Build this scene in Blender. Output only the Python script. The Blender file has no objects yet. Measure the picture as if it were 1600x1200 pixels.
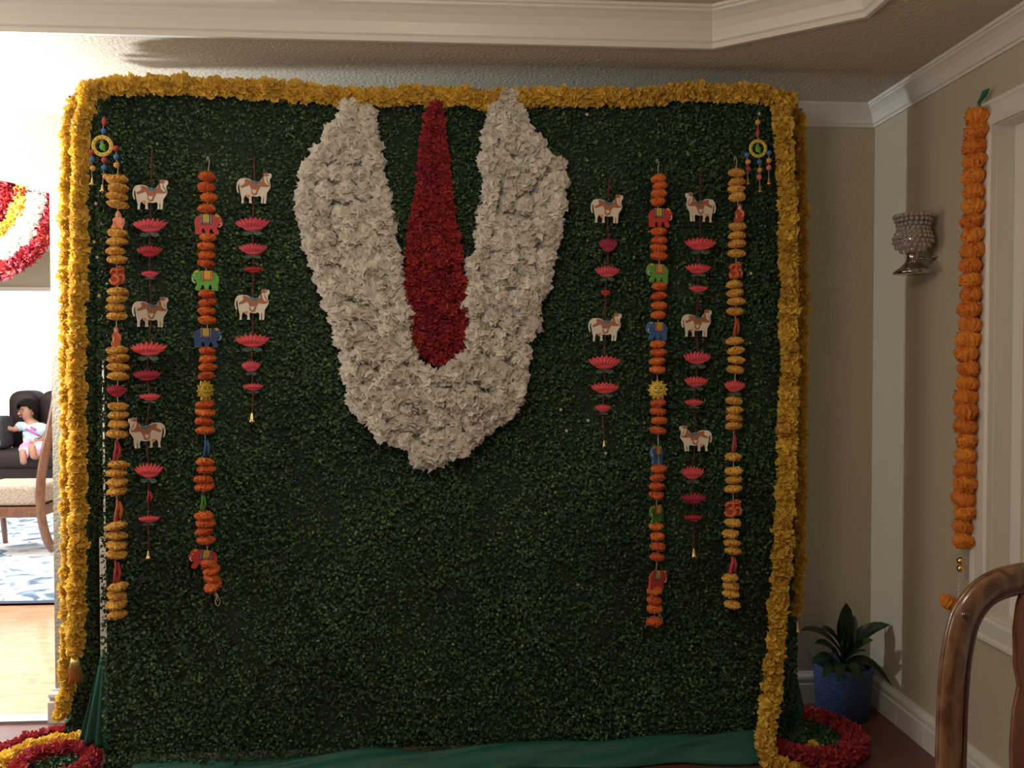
import bpy, bmesh, math, random
import numpy as np
from mathutils import Vector, Matrix
random.seed(7); rng = np.random.default_rng(7)
PI = math.pi
C = bpy.context.scene.collection
S = bpy.context.scene

# ------------------------------------------------------------ camera, world, lights, exposure
F = 1270.0; YAW = math.radians(3.5); PITCH = math.radians(1.2); EYE = 1.519
cd = bpy.data.cameras.new('camera'); cam = bpy.data.objects.new('camera', cd); C.objects.link(cam)
cam.location = (0, 0, EYE); cam.rotation_euler = (PI/2 - PITCH, 0, -YAW)
cd.sensor_width = 36; cd.lens = F/1600*36; cd.clip_start = .05
S.camera = cam
w = bpy.data.worlds.new('world'); S.world = w; w.use_nodes = True
w.node_tree.nodes['Background'].inputs[0].default_value = (.8, .88, 1, 1)
w.node_tree.nodes['Background'].inputs[1].default_value = .3
S.view_settings.view_transform = 'Standard'; S.view_settings.look = 'None'
S.view_settings.gamma = 1; S.view_settings.use_curve_mapping = False
S.view_settings.exposure = 0.0

def light(name, kind, loc, energy, col, size=.2, size_y=None, target=None, spread=None):
    d = bpy.data.lights.new(name, kind); d.energy = energy; d.color = col
    if kind == 'AREA':
        d.size = size
        if size_y: d.shape = 'RECTANGLE'; d.size_y = size_y
        if spread: d.spread = spread
    else: d.shadow_soft_size = size
    o = bpy.data.objects.new(name, d); C.objects.link(o); o.location = loc
    if target is not None:
        o.rotation_euler = (Vector(target)-Vector(loc)).to_track_quat('-Z', 'Y').to_euler()
    return o
# chandelier hanging in the tray behind the camera
light('chandelier_light', 'POINT', (-.25, 1.15, 2.28), 31, (1, .845, .69), .2)
# bright lamp standing out of frame beside the opening, by the back wall
light('side_lamp_light', 'POINT', (-2.35, 3.33, 2.02), 150, (.90, .95, 1), .06)
# daylight coming in from the left side of the dining room
light('left_window_light', 'AREA', (-3.15, 2.3, 1.6), 15, (.96, .96, .95), .9, 1.2, (1.8, 2.6, 1.3))
light('opening_daylight', 'AREA', (-3.0, 4.35, 1.35), 42, (.97, .98, 1), .8, 1.5, (-1.7, 3.15, 1.0))
# overhead panel added to brighten the living room, then its window light
light('living_room_fill', 'AREA', (-4.2, 7.2, 2.85), 200, (.95, .97, 1), 3.4, 4.0, (-4.2, 7.2, 0))
light('living_room_window_light', 'AREA', (-6.6, 5.6, 1.7), 75, (.97, .98, 1), 1.6, 1.6, (-3, 6.5, .4))

# ------------------------------------------------------------ helpers
cy, sy, cp, sp = math.cos(YAW), math.sin(YAW), math.cos(PITCH), math.sin(PITCH)
FW = Vector((sy*cp, cy*cp, -sp)); RT = Vector((cy, -sy, 0)); UP = RT.cross(FW)
CAM = Vector((0, 0, EYE))
def ray(px, py): return FW*F + RT*(px-800) - UP*(py-600)
def at(px, py, Y): d = ray(px, py); return CAM + d*(Y/d.y)
def atx(px, py, X): d = ray(px, py); return CAM + d*(X/d.x)
def sc(Y): return Y/F

def new_mesh(name, verts, faces, smooth=False):
    me = bpy.data.meshes.new(name); me.from_pydata([tuple(v) for v in verts], [], faces); me.update()
    if smooth: me.polygons.foreach_set('use_smooth', [True]*len(me.polygons))
    return me
def bm_mesh(bm, name='mesh', smooth=False):
    bmesh.ops.recalc_face_normals(bm, faces=bm.faces)
    me = bpy.data.meshes.new(name); bm.to_mesh(me); bm.free()
    if smooth: me.polygons.foreach_set('use_smooth', [True]*len(me.polygons))
    return me
def link(name, me, mat=None, parent=None, loc=(0,0,0), rot=(0,0,0), scale=(1,1,1), label=None, kind=None):
    o = bpy.data.objects.new(name, me); C.objects.link(o)
    if mat is not None and me is not None and len(me.materials) == 0: me.materials.append(mat)
    o.location = loc; o.rotation_euler = rot; o.scale = scale if not isinstance(scale, (int, float)) else (scale,)*3
    if parent is not None: o.parent = parent
    if label: o['label'] = label
    if kind: o['kind'] = kind
    return o
def thing(name, label, cat, loc=(0,0,0), group=None, rotz=0):
    o = bpy.data.objects.new(name, None); C.objects.link(o); o.empty_display_size = .05
    o.location = loc; o.rotation_euler = (0, 0, rotz); o['label'] = label; o['category'] = cat
    if group: o['group'] = group
    return o
def tag(o, label, cat, group=None):
    o['label'] = label; o['category'] = cat
    if group: o['group'] = group
    return o
def struct(name, me, mat, parent=None, label=None):
    o = link(name, me, mat, parent, kind='structure' if parent is None else None, label=label)
    return o

class MB:
    def __init__(s): s.v = []; s.f = []
    def add(s, vs, fs):
        b = len(s.v); s.v += [tuple(v) for v in vs]; s.f += [[b+i for i in f] for f in fs]; return s
    def box(s, a, b, M=None):
        (x0,y0,z0),(x1,y1,z1) = a, b
        vs = [Vector(p) for p in ((x0,y0,z0),(x1,y0,z0),(x1,y1,z0),(x0,y1,z0),(x0,y0,z1),(x1,y0,z1),(x1,y1,z1),(x0,y1,z1))]
        if M: vs = [M @ v for v in vs]
        return s.add(vs, [(0,3,2,1),(4,5,6,7),(0,1,5,4),(1,2,6,5),(2,3,7,6),(3,0,4,7)])
    def tube(s, pts, r, n=8, flat=None, up=None, closed=False):
        # flat=(a,b): elliptical section; up: reference axis for section
        pts = [Vector(p) for p in pts]; N = len(pts); vs = []
        prev = None
        for i, p in enumerate(pts):
            if closed: t = (pts[(i+1) % N]-pts[i-1])
            else: t = (pts[min(i+1, N-1)]-pts[max(i-1, 0)])
            t.normalize()
            if up is not None: u = Vector(up)
            elif prev is None: u = Vector((0,0,1)) if abs(t.z) < .9 else Vector((1,0,0))
            else: u = prev
            a = (u - t*u.dot(t)).normalized(); prev = a; b = t.cross(a)
            rr = r[i] if isinstance(r, (list, tuple)) else r
            ra, rb = (rr*flat[0], rr*flat[1]) if flat else (rr, rr)
            for k in range(n):
                th = 2*PI*k/n; vs.append(p + a*math.cos(th)*ra + b*math.sin(th)*rb)
        fs = []
        for i in range(N if closed else N-1):
            j = (i+1) % N
            for k in range(n): fs.append((i*n+k, i*n+(k+1) % n, j*n+(k+1) % n, j*n+k))
        if not closed: fs.append(tuple(range(n))[::-1]); fs.append(tuple((N-1)*n+k for k in range(n)))
        return s.add(vs, fs)
    def lathe(s, prof, n=24, c=(0,0,0), jit=0):
        c = Vector(c); vs = []; m = len(prof)
        for (r, z) in prof:
            for k in range(n):
                th = 2*PI*k/n; q = 1 + (random.uniform(-jit, jit) if jit else 0)
                vs.append(c+Vector((r*q*math.cos(th), r*q*math.sin(th), z)))
        fs = [(i*n+k, i*n+(k+1) % n, (i+1)*n+(k+1) % n, (i+1)*n+k) for i in range(m-1) for k in range(n)]
        fs.append(tuple(range(n))[::-1]); fs.append(tuple((m-1)*n+k for k in range(n)))
        return s.add(vs, fs)
    def ball(s, c, r, n=10, m=7, sq=(1,1,1)):
        vs = []; c = Vector(c)
        for i in range(m+1):
            ph = PI*i/m
            for k in range(n):
                th = 2*PI*k/n
                vs.append(c+Vector((r*sq[0]*math.sin(ph)*math.cos(th), r*sq[1]*math.sin(ph)*math.sin(th), r*sq[2]*math.cos(ph))))
        return s.add(vs, [(i*n+k, (i+1)*n+k, (i+1)*n+(k+1) % n, i*n+(k+1) % n) for i in range(m) for k in range(n)])
    def mesh(s, name='mesh', smooth=False, fix=False):
        me = new_mesh(name, s.v, s.f, smooth)
        if fix:
            bm = bmesh.new(); bm.from_mesh(me); bmesh.ops.remove_doubles(bm, verts=bm.verts, dist=1e-6)
            bmesh.ops.recalc_face_normals(bm, faces=bm.faces); bm.to_mesh(me); bm.free()
        return me

def spline(pts, step):
    """Catmull-Rom through pts, resampled at equal steps"""
    P = [Vector(p) for p in pts]; P = [2*P[0]-P[1]] + P + [2*P[-1]-P[-2]]; out = []
    for i in range(1, len(P)-2):
        for k in range(12):
            t = k/12; a, b, c, d = P[i-1], P[i], P[i+1], P[i+2]
            out.append(.5*((2*b)+(c-a)*t+(2*a-5*b+4*c-d)*t*t+(3*b-a-3*c+d)*t**3))
    out.append(P[-2])
    res = [out[0]]; acc = 0
    for i in range(1, len(out)):
        seg = (out[i]-out[i-1]).length; pos = step-acc
        while pos <= seg and seg > 0:
            res.append(out[i-1].lerp(out[i], pos/seg)); pos += step
        acc = (acc+seg) % step if seg else acc
    return res

def cutout(pts, th, y=0.0, name='cutout', bev=0):
    """extruded flat outline in XZ; front face at y-th/2"""
    bm = bmesh.new()
    vs = [bm.verts.new((p[0], y-th/2, p[1])) for p in pts]
    f = bm.faces.new(vs)
    r = bmesh.ops.extrude_face_region(bm, geom=[f])
    for v in [g for g in r['geom'] if isinstance(g, bmesh.types.BMVert)]: v.co.y += th
    bmesh.ops.triangulate(bm, faces=[f for f in bm.faces if len(f.verts) > 4])
    return bm_mesh(bm, name)

def sweep(path, prof, closed=False):
    """sweep profile (out,z) along a horizontal path, mitred; 'out' is to the left of travel"""
    P = [Vector((p[0], p[1])) for p in path]; N = len(P); m = len(prof); vs = []
    for i in range(N):
        def nrm(a, b): d = (b-a).normalized(); return Vector((-d.y, d.x))
        if closed or 0 < i < N-1:
            n1 = nrm(P[i-1], P[i]); n2 = nrm(P[i], P[(i+1) % N]); b = (n1+n2).normalized(); k = 1/max(.2, b.dot(n1)); b = b*k
        elif i == 0: b = nrm(P[0], P[1])
        else: b = nrm(P[-2], P[-1])
        for (o, z) in prof: vs.append((P[i].x+b.x*o, P[i].y+b.y*o, z))
    fs = []
    for i in range(N if closed else N-1):
        j = (i+1) % N
        for k in range(m): fs.append((i*m+k, j*m+k, j*m+(k+1) % m, i*m+(k+1) % m))
    if not closed: fs.append(tuple(range(m))); fs.append(tuple((N-1)*m+k for k in range(m))[::-1])
    me = new_mesh('sweep', vs, fs)
    bm = bmesh.new(); bm.from_mesh(me); bmesh.ops.recalc_face_normals(bm, faces=bm.faces); bm.to_mesh(me); bm.free()
    return me

# ------------------------------------------------------------ materials
def mat(name, col, rough=.7, metal=0, bump=None, noise=None, objvar=0, transl=0, spec=.5, coat=0, emit=None):
    """noise=(scale, col2, amount) mottles the colour; bump=(scale, strength); objvar varies value per object"""
    m = bpy.data.materials.new(name); m.use_nodes = True; nt = m.node_tree; N = nt.nodes; L = nt.links
    b = N['Principled BSDF']; b.inputs['Roughness'].default_value = rough; b.inputs['Metallic'].default_value = metal
    b.inputs['Specular IOR Level'].default_value = spec; b.inputs['Coat Weight'].default_value = coat
    b.inputs['Base Color'].default_value = (*col, 1)
    tc = N.new('ShaderNodeTexCoord'); src = None
    if noise:
        n = N.new('ShaderNodeTexNoise'); n.inputs['Scale'].default_value = noise[0]; n.inputs['Detail'].default_value = 6
        L.new(tc.outputs['Object'], n.inputs['Vector'])
        r = N.new('ShaderNodeValToRGB'); r.color_ramp.elements[0].position = .5-noise[2]/2; r.color_ramp.elements[1].position = .5+noise[2]/2
        r.color_ramp.elements[0].color = (*col, 1); r.color_ramp.elements[1].color = (*noise[1], 1)
        L.new(n.outputs['Fac'], r.inputs['Fac']); src = r.outputs['Color']
    if objvar:
        oi = N.new('ShaderNodeObjectInfo'); h = N.new('ShaderNodeHueSaturation')
        mr = N.new('ShaderNodeMapRange'); mr.inputs['To Min'].default_value = 1-objvar; mr.inputs['To Max'].default_value = 1+objvar
        L.new(oi.outputs['Random'], mr.inputs['Value']); L.new(mr.outputs[0], h.inputs['Value'])
        mr2 = N.new('ShaderNodeMapRange'); mr2.inputs['To Min'].default_value = .5-objvar*.06; mr2.inputs['To Max'].default_value = .5+objvar*.06
        L.new(oi.outputs['Random'], mr2.inputs['Value']); L.new(mr2.outputs[0], h.inputs['Hue'])
        if src: L.new(src, h.inputs['Color'])
        else: h.inputs['Color'].default_value = (*col, 1)
        src = h.outputs['Color']
    if src: L.new(src, b.inputs['Base Color'])
    if bump:
        n = N.new('ShaderNodeTexNoise'); n.inputs['Scale'].default_value = bump[0]; n.inputs['Detail'].default_value = 3
        L.new(tc.outputs['Object'], n.inputs['Vector'])
        bp = N.new('ShaderNodeBump'); bp.inputs['Strength'].default_value = bump[1]; bp.inputs['Distance'].default_value = .01
        L.new(n.outputs['Fac'], bp.inputs['Height']); L.new(bp.outputs[0], b.inputs['Normal'])
    if transl:
        t = N.new('ShaderNodeBsdfTranslucent'); mx = N.new('ShaderNodeMixShader'); mx.inputs[0].default_value = transl
        if src: L.new(src, t.inputs['Color'])
        else: t.inputs['Color'].default_value = (*col, 1)
        L.new(b.outputs[0], mx.inputs[1]); L.new(t.outputs[0], mx.inputs[2]); L.new(mx.outputs[0], N['Material Output'].inputs[0])
    if emit:
        b.inputs['Emission Color'].default_value = (*emit[0], 1); b.inputs['Emission Strength'].default_value = emit[1]
    return m

def wood(name, c1, c2, scale=(1, 1, 12), rough=.35, coat=.2, nscale=6):
    m = mat(name, c1, rough, coat=coat); nt = m.node_tree; N = nt.nodes; L = nt.links; b = N['Principled BSDF']
    tc = N.new('ShaderNodeTexCoord'); mp = N.new('ShaderNodeMapping'); mp.inputs['Scale'].default_value = scale
    n = N.new('ShaderNodeTexNoise'); n.inputs['Scale'].default_value = nscale; n.inputs['Detail'].default_value = 8; n.inputs['Distortion'].default_value = 1.2
    r = N.new('ShaderNodeValToRGB'); r.color_ramp.elements[0].position = .35; r.color_ramp.elements[1].position = .65
    r.color_ramp.elements[0].color = (*c1, 1); r.color_ramp.elements[1].color = (*c2, 1)
    L.new(tc.outputs['Object'], mp.inputs[0]); L.new(mp.outputs[0], n.inputs['Vector']); L.new(n.outputs['Fac'], r.inputs[0]); L.new(r.outputs[0], b.inputs['Base Color'])
    return m

M = {}
M['wall'] = mat('wall_paint', (.49, .435, .325), .75, bump=(90, .35))
M['ceil'] = mat('ceiling_paint', (.56, .50, .40), .8, bump=(70, .5))
M['trim'] = mat('trim_paint', (.72, .69, .63), .4, bump=(6, .03))
M['floor_dark'] = wood('dark_wood_floor', (.10, .035, .022), (.16, .06, .035), (1, 9, 1), .35)
M['floor_light'] = wood('light_wood_floor', (.58, .27, .13), (.76, .42, .23), (1.2, 3, 1), .3)
M['metal_grey'] = mat('grey_metal', (.35, .35, .37), .4, .7, bump=(40, .05))
M['marigold'] = mat('yellow_marigold', (.79, .50, .065), .75, noise=(60, (.85, .61, .12), .5), objvar=.12, transl=.25)
M['marigold_right'] = M['marigold']
M['pom_yellow'] = mat('yellow_pompom', (.66, .34, .06), .85, noise=(90, (.76, .43, .085), .6), objvar=.1, bump=(300, .4))
M['pom_orange'] = mat('orange_pompom', (.60, .115, .022), .85, noise=(90, (.70, .165, .035), .6), objvar=.13, bump=(300, .4))
M['pom_bright'] = mat('bright_orange_pompom', (.72, .21, .022), .85, noise=(90, (.80, .28, .035), .6), objvar=.1, bump=(200, .5))
M['white_flower'] = mat('white_tissue', (.91, .87, .80), .8, noise=(30, (.93, .90, .85), .6), objvar=.04, transl=.42)
M['red_flower'] = mat('red_tissue', (.37, .028, .038), .8, noise=(30, (.46, .045, .055), .6), objvar=.14, transl=.2)
M['leaf'] = None
M['back_green'] = mat('dark_green_backing', (.014, .028, .016), .9, noise=(60, (.025, .045, .024), .5))
M['cloth_green'] = mat('green_cloth', (.010, .085, .058), .6, bump=(12, .3), noise=(5, (.013, .10, .07), .6))
M['post'] = mat('frame_post_dark', (.045, .045, .05), .5, .3, bump=(30, .1))
M['string'] = mat('pale_string', (.55, .5, .38), .8, bump=(400, .3))
M['bead_brown'] = mat('brown_beads', (.11, .028, .02), .4, objvar=.2)
M['cow'] = mat('cow_white_paint', (.78, .72, .60), .55, noise=(25, (.70, .62, .50), .3))
M['cow_brown'] = mat('cow_brocade_brown', (.34, .10, .045), .6, noise=(260, (.44, .19, .10), .3))
M['cow_blue'] = mat('cow_saddle_blue', (.03, .12, .22), .6, noise=(150, (.08, .25, .33), .3))
M['cow_orange'] = mat('cow_udder_orange', (.68, .27, .10), .6, noise=(50, (.7, .33, .15), .3))
M['ink'] = mat('black_ink', (.02, .015, .012), .6, noise=(50, (.03, .02, .02), .3))
M['lotus'] = mat('lotus_pink', (.74, .07, .10), .55, noise=(60, (.80, .12, .16), .5), objvar=.08, transl=.15)
M['lotus_shaded'] = mat('lotus_pink_shaded', (.36, .018, .04), .6, noise=(60, (.42, .03, .06), .5), objvar=.15)  # shaded copy of the lotus pink, for lotuses turned away
M['sepal'] = mat('lotus_sepal_green', (.035, .085, .06), .6, noise=(60, (.05, .12, .07), .5))
M['brass'] = mat('brass', (.80, .58, .25), .25, 1, bump=(60, .05))
M['el_red'] = mat('elephant_red', (.48, .028, .03), .55, noise=(90, (.6, .06, .05), .4))
M['el_green'] = mat('elephant_green', (.09, .33, .035), .55, noise=(90, (.14, .42, .06), .4))
M['el_green_dark'] = mat('elephant_dark_green', (.05, .17, .02), .55, noise=(90, (.08, .22, .03), .4))
M['el_blue'] = mat('elephant_blue', (.035, .12, .33), .55, noise=(90, (.06, .18, .42), .4))
M['el_navy'] = mat('elephant_navy', (.02, .06, .20), .55, noise=(90, (.03, .08, .24), .4))
M['gold_paint'] = mat('yellow_paint', (.72, .48, .04), .5, noise=(160, (.55, .33, .03), .3))
M['white_paint'] = mat('white_paint', (.78, .74, .66), .5, noise=(60, (.7, .66, .58), .3))
M['border_red'] = mat('border_red', (.5, .05, .04), .5, noise=(60, (.4, .04, .03), .3))
M['border_dark'] = mat('border_dark_blue', (.03, .04, .10), .5, noise=(60, (.04, .05, .14), .3))
M['figure'] = mat('orange_carved', (.62, .13, .035), .6, noise=(70, (.74, .20, .06), .5))
M['figure_pink'] = mat('salmon_carved', (.78, .25, .15), .6, noise=(70, (.85, .36, .22), .5))
M['figure_red'] = mat('dark_red_carved', (.38, .05, .025), .6, noise=(70, (.48, .09, .04), .5))
M['thin_red'] = mat('thin_red', (.50, .035, .05), .6, noise=(70, (.6, .08, .08), .5))
M['skinpaint'] = mat('pink_face_paint', (.75, .42, .3), .6, noise=(50, (.7, .36, .25), .3))
M['bead_orange'] = mat('orange_bead', (.70, .30, .05), .45, noise=(50, (.75, .36, .08), .3))
M['bead_blue'] = mat('blue_bead', (.03, .11, .36), .4, noise=(50, (.05, .18, .45), .3))
M['bead_red'] = mat('red_bead', (.42, .03, .035), .4, noise=(50, (.5, .05, .05), .3))
M['bead_pink'] = mat('pink_bead', (.70, .16, .16), .4, noise=(50, (.75, .22, .2), .3))
M['ring_yellow'] = mat('yellow_ring', (.72, .55, .07), .5, noise=(100, (.65, .47, .05), .4))
M['pot'] = mat('blue_pot', (.026, .050, .145), .6, noise=(130, (.04, .075, .19), .4), bump=(130, .7))
M['plant'] = mat('plant_leaf', (.010, .026, .011), .5, noise=(14, (.022, .055, .02), .5))
M['soil'] = mat('soil', (.03, .02, .014), .95, bump=(60, 1), noise=(80, (.05, .035, .02), .5))
M['chair_wood'] = wood('polished_walnut', (.075, .029, .013), (.20, .095, .045), (3, 3, 1), .22, .5, 9)
M['chair_dark_shade'] = wood('dark_shaded_walnut', (.045, .015, .008), (.09, .03, .015), (3, 3, 1), .25, .5, 9)  # dark wood for knobs and groove; also paints shade on the inner edge
M['splat'] = wood('reddish_splat', (.15, .048, .026), (.23, .08, .045), (3, 3, 1), .2, .6, 9)
M['silver'] = mat('silver', (.55, .51, .46), .16, 1, bump=(20, .04))
M['crystal'] = mat('crystal_beads', (.50, .45, .38), .12, .35, coat=.6, objvar=.1)
M['ribbon'] = mat('green_ribbon', (.06, .28, .15), .4, noise=(60, (.1, .36, .22), .5), transl=.3)
M['leather'] = mat('dark_leather', (.026, .015, .014), .6, spec=.25, bump=(12, .25), noise=(6, (.036, .021, .020), .5))
M['cushion'] = mat('beige_upholstery', (.40, .29, .21), .85, noise=(70, (.56, .46, .36), .15), bump=(200, .3))
M['wood_mid'] = wood('mid_brown_wood', (.15, .065, .033), (.24, .11, .06), (3, 3, 1), .3, .3, 8)
M['skin'] = mat('skin', (.42, .20, .12), .5, noise=(12, (.48, .24, .15), .4))
M['hair'] = mat('dark_hair', (.006, .004, .0035), .85, spec=.1, noise=(80, (.012, .008, .007), .4), bump=(120, .5))
M['shirt'] = mat('pale_blue_shirt', (.45, .72, .78), .8, noise=(9, (.62, .80, .84), .4))
M['pants'] = mat('pink_print_trousers', (.80, .66, .72), .8, noise=(14, (.72, .30, .52), .22))
M['magenta'] = mat('magenta_print', (.65, .12, .4), .7, noise=(30, (.55, .1, .4), .4))
M['black'] = mat('black_fabric', (.02, .02, .022), .7, noise=(20, (.035, .035, .035), .4))
M['grey_cloth'] = mat('grey_cloth', (.25, .25, .22), .7, noise=(20, (.3, .3, .27), .4))
M['lip'] = mat('lips', (.4, .12, .1), .5, noise=(30, (.42, .13, .11), .3))
M['shade'] = mat('cream_window_shade', (.66, .60, .48), .7, noise=(8, (.7, .64, .52), .5))
M['curtain'] = mat('white_sheer', (.8, .82, .85), .9, transl=.4, noise=(5, (.85, .86, .9), .5))

# rug
m = mat('patterned_rug', (.7, .72, .74), .95, bump=(200, .3)); nt = m.node_tree; N = nt.nodes; L = nt.links
tc = N.new('ShaderNodeTexCoord'); n = N.new('ShaderNodeTexNoise'); n.inputs['Scale'].default_value = 4.5; n.inputs['Detail'].default_value = 5; n.inputs['Distortion'].default_value = 1.5
r = N.new('ShaderNodeValToRGB'); e = r.color_ramp.elements; e[0].position = .37; e[0].color = (.14, .21, .32, 1); e[1].position = .49; e[1].color = (.74, .76, .78, 1)
e2 = r.color_ramp.elements.new(.43); e2.color = (.30, .42, .52, 1)
L.new(tc.outputs['Object'], n.inputs['Vector']); L.new(n.outputs['Fac'], r.inputs[0]); L.new(r.outputs[0], N['Principled BSDF'].inputs['Base Color']); M['rug'] = m
# window pane giving daylight
m = bpy.data.materials.new('daylight_pane'); m.use_nodes = True; N = m.node_tree.nodes; L = m.node_tree.links
e = N.new('ShaderNodeEmission'); e.inputs['Color'].default_value = (.88, .94, 1, 1); e.inputs['Strength'].default_value = 2.2
L.new(e.outputs[0], N['Material Output'].inputs[0]); M['daylight'] = m
# boxwood leaves: colour follows a per-leaf attribute and broad patches
m = mat('boxwood_leaf', (.02, .06, .02), .5, spec=.35); nt = m.node_tree; N = nt.nodes; L = nt.links
a = N.new('ShaderNodeAttribute'); a.attribute_name = 'rnd'
r = N.new('ShaderNodeValToRGB'); el = r.color_ramp.elements
el[0].position = 0; el[0].color = (.018, .045, .022, 1); el[1].position = 1; el[1].color = (.17, .24, .08, 1)
for p, c in ((.55, (.032, .078, .034, 1)), (.82, (.058, .125, .046, 1)), (.95, (.085, .15, .045, 1))):
    x = el.new(p); x.color = c
tc = N.new('ShaderNodeTexCoord'); n = N.new('ShaderNodeTexNoise'); n.inputs['Scale'].default_value = 2.2; n.inputs['Detail'].default_value = 3
mr = N.new('ShaderNodeMapRange'); mr.inputs['From Min'].default_value = .3; mr.inputs['From Max'].default_value = .7; mr.inputs['To Min'].default_value = .60; mr.inputs['To Max'].default_value = 1.35
h = N.new('ShaderNodeHueSaturation')
L.new(a.outputs['Fac'], r.inputs[0]); L.new(tc.outputs['Object'], n.inputs['Vector']); L.new(n.outputs['Fac'], mr.inputs['Value'])
L.new(mr.outputs[0], h.inputs['Value']); L.new(r.outputs[0], h.inputs['Color']); L.new(h.outputs[0], N['Principled BSDF'].inputs['Base Color']); M['leaf'] = m

# ------------------------------------------------------------ room shell
YB = 3.57; XR = 1.853; ZC = 2.685; XL = -3.3; YR = -2.2; WT = .15
XO = at(82, 700, YB).x                         # right jamb of the opening
ZT = 2.80                                      # tray ceiling
arch = []
za, zb = at(82, 300, YB).z, at(0, 278, YB).z
xa0 = at(0, 300, YB).x
for k in range(9):
    x = XO + (XL+.25-XO)*k/8; u = (x-XO)/(XL+.25-XO)
    arch.append((x, za + (zb-za)*2.1*math.sin(PI*min(u, 1))**.8 if 0 < u < 1 else za))
bm = bmesh.new()
pts = [(XR+WT, 0), (XR+WT, 3.1), (XL-WT, 3.1), (XL-WT, 0), (XL+.25, 0)] + arch[::-1] + [(XO, 0)]
vs = [bm.verts.new((p[0], YB, p[1])) for p in pts]; f = bm.faces.new(vs)
r = bmesh.ops.extrude_face_region(bm, geom=[f])
for v in [g for g in r['geom'] if isinstance(g, bmesh.types.BMVert)]: v.co.y += WT
struct('wall_back', bm_mesh(bm), M['wall'])
# right wall with a window hole
wy0, wy1 = 1.45, atx(1555, 400, XR).y            # hole of window
CW = atx(1531, 400, XR).y-wy1; wz0, wz1 = atx(1544, 962, XR).z, atx(1557, 195, XR).z
print('window', wy1, CW, wz0, wz1)
mb = MB(); mb.box((XR, YR, 0), (XR+WT, wy0, 3.1)); mb.box((XR, wy1, 0), (XR+WT, YB, 3.1)); mb.box((XR, wy0, 0), (XR+WT, wy1, wz0)); mb.box((XR, wy0, wz1), (XR+WT, wy1, 3.1))
struct('wall_right', mb.mesh(), M['wall'])
mb = MB(); mb.box((XL-WT, YR, 0), (XL, YB, 3.1)); struct('wall_left', mb.mesh(), M['wall'])
mb = MB(); mb.box((XL-WT, YR-WT, 0), (XR+WT, YR, 3.1)); struct('wall_rear', mb.mesh(), M['wall'])
mb = MB(); mb.box((XL-WT, YR-WT, -.1), (XR+WT, YB+.02, 0)); struct('floor', mb.mesh(), M['floor_dark'])
# tray ceiling
ty = 2.94; tx = at(1113, 77, ty).x
c2 = at(1356, 16, 2.64); tx2 = c2.x
tr = [(tx, ty), (XL+.75, ty), (XL+.35, ty-.3), (XL+.35, -1.2), (XL+.75, -1.5), (tx, -1.5), (tx2, -1.2), (tx2, 2.64)]
bm = bmesh.new()
outer = [bm.verts.new((x, y, ZC)) for x, y in ((XR+.01, YB+.01), (XL-.01, YB+.01), (XL-.01, YR-.01), (XR+.01, YR-.01))]
inn = [bm.verts.new((x, y, ZC)) for x, y in tr]
ed = [bm.edges.new((outer[i], outer[(i+1) % 4])) for i in range(4)] + [bm.edges.new((inn[i], inn[(i+1) % 8])) for i in range(8)]
bmesh.ops.triangle_fill(bm, edges=ed, use_beauty=True)
top = [bm.verts.new((x, y, ZT)) for x, y in tr]
for i in range(8): bm.faces.new((inn[i], inn[(i+1) % 8], top[(i+1) % 8], top[i]))
bm.faces.new(top)
struct('ceiling', bm_mesh(bm), M['ceil'])
crown = [(0, -.092), (.010, -.092), (.010, -.082), (.018, -.078), (.020, -.070), (.024, -.060), (.034, -.042), (.048, -.028), (.060, -.020), (.060, -.014), (.066, -.012), (.068, 0), (0, 0)]
loop = [(XR, YR), (XR, YB), (XL, YB), (XL, YR)]
struct('trim_1', sweep(loop, [(o, ZC+z) for o, z in crown], True), M['trim'])
tcrown = [(0, -.115), (-.004, -.125), (.012, -.125), (.014, -.108), (.022, -.102), (.026, -.086), (.034, -.066), (.050, -.042), (.070, -.026), (.082, -.02), (.084, -.012), (.092, -.010), (.094, 0), (0, 0)]
struct('trim_2', sweep(tr, [(o, ZT+z) for o, z in tcrown], True), M['trim'])
base = [(0, 0), (.022, 0), (.022, .088), (.016, .094), (.016, .104), (.021, .110), (.019, .122), (.010, .132), (.007, .140), (0, .140)]
struct('baseboard_back', sweep([(XR, YB), (XO, YB), (XO, YB+WT)], base), M['trim'])
struct('baseboard_right', sweep([(XR, YR), (XR, YB)], base), M['trim'])
struct('baseboard_left', sweep([(XL, YB), (XL, YR)], base), M['trim'])
mb = MB(); mb.box((XL, YB-.02, 0), (XO, YB+.05, .012)); struct('trim_3', mb.mesh(), M['metal_grey'])
# window on the right wall: casing, sill, apron, shade
win = link('window_1', sweep([(wy0, wz0), (wy1, wz0), (wy1, wz1), (wy0, wz1)], [(0, 0), (0, -.02), (-.012, -.026), (-CW+.02, -.020), (-CW+.012, -.026), (-CW, -.026), (-CW, 0)], True), M['trim'], kind='structure')
win.matrix_world = Matrix(((0, 0, 1, XR), (1, 0, 0, 0), (0, 1, 0, 0), (0, 0, 0, 1)))
for v in win.data.vertices: pass
mb = MB(); X1 = XR+.065
mb.box((X1, wy1-.055, wz0+.003), (X1+.03, wy1-.001, wz1-.003)); mb.box((X1, wy0+.001, wz0+.003), (X1+.03, wy0+.055, wz1-.003)); mb.box((X1+.001, wy0+.054, wz0), (X1+.029, wy1-.054, wz0+.06)); mb.box((X1+.001, wy0+.054, wz1-.05), (X1+.029, wy1-.054, wz1-.003)); mb.box((X1-.001, (wy0+wy1)/2-.03, wz0+.059), (X1+.028, (wy0+wy1)/2+.03, wz1-.049))
inv = win.matrix_world.inverted()
def wpart(name, mb, m): 
    me = mb.mesh(); me.transform(inv); return link(name, me, m, win)
wpart('window_frame', mb, M['trim'])
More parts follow.
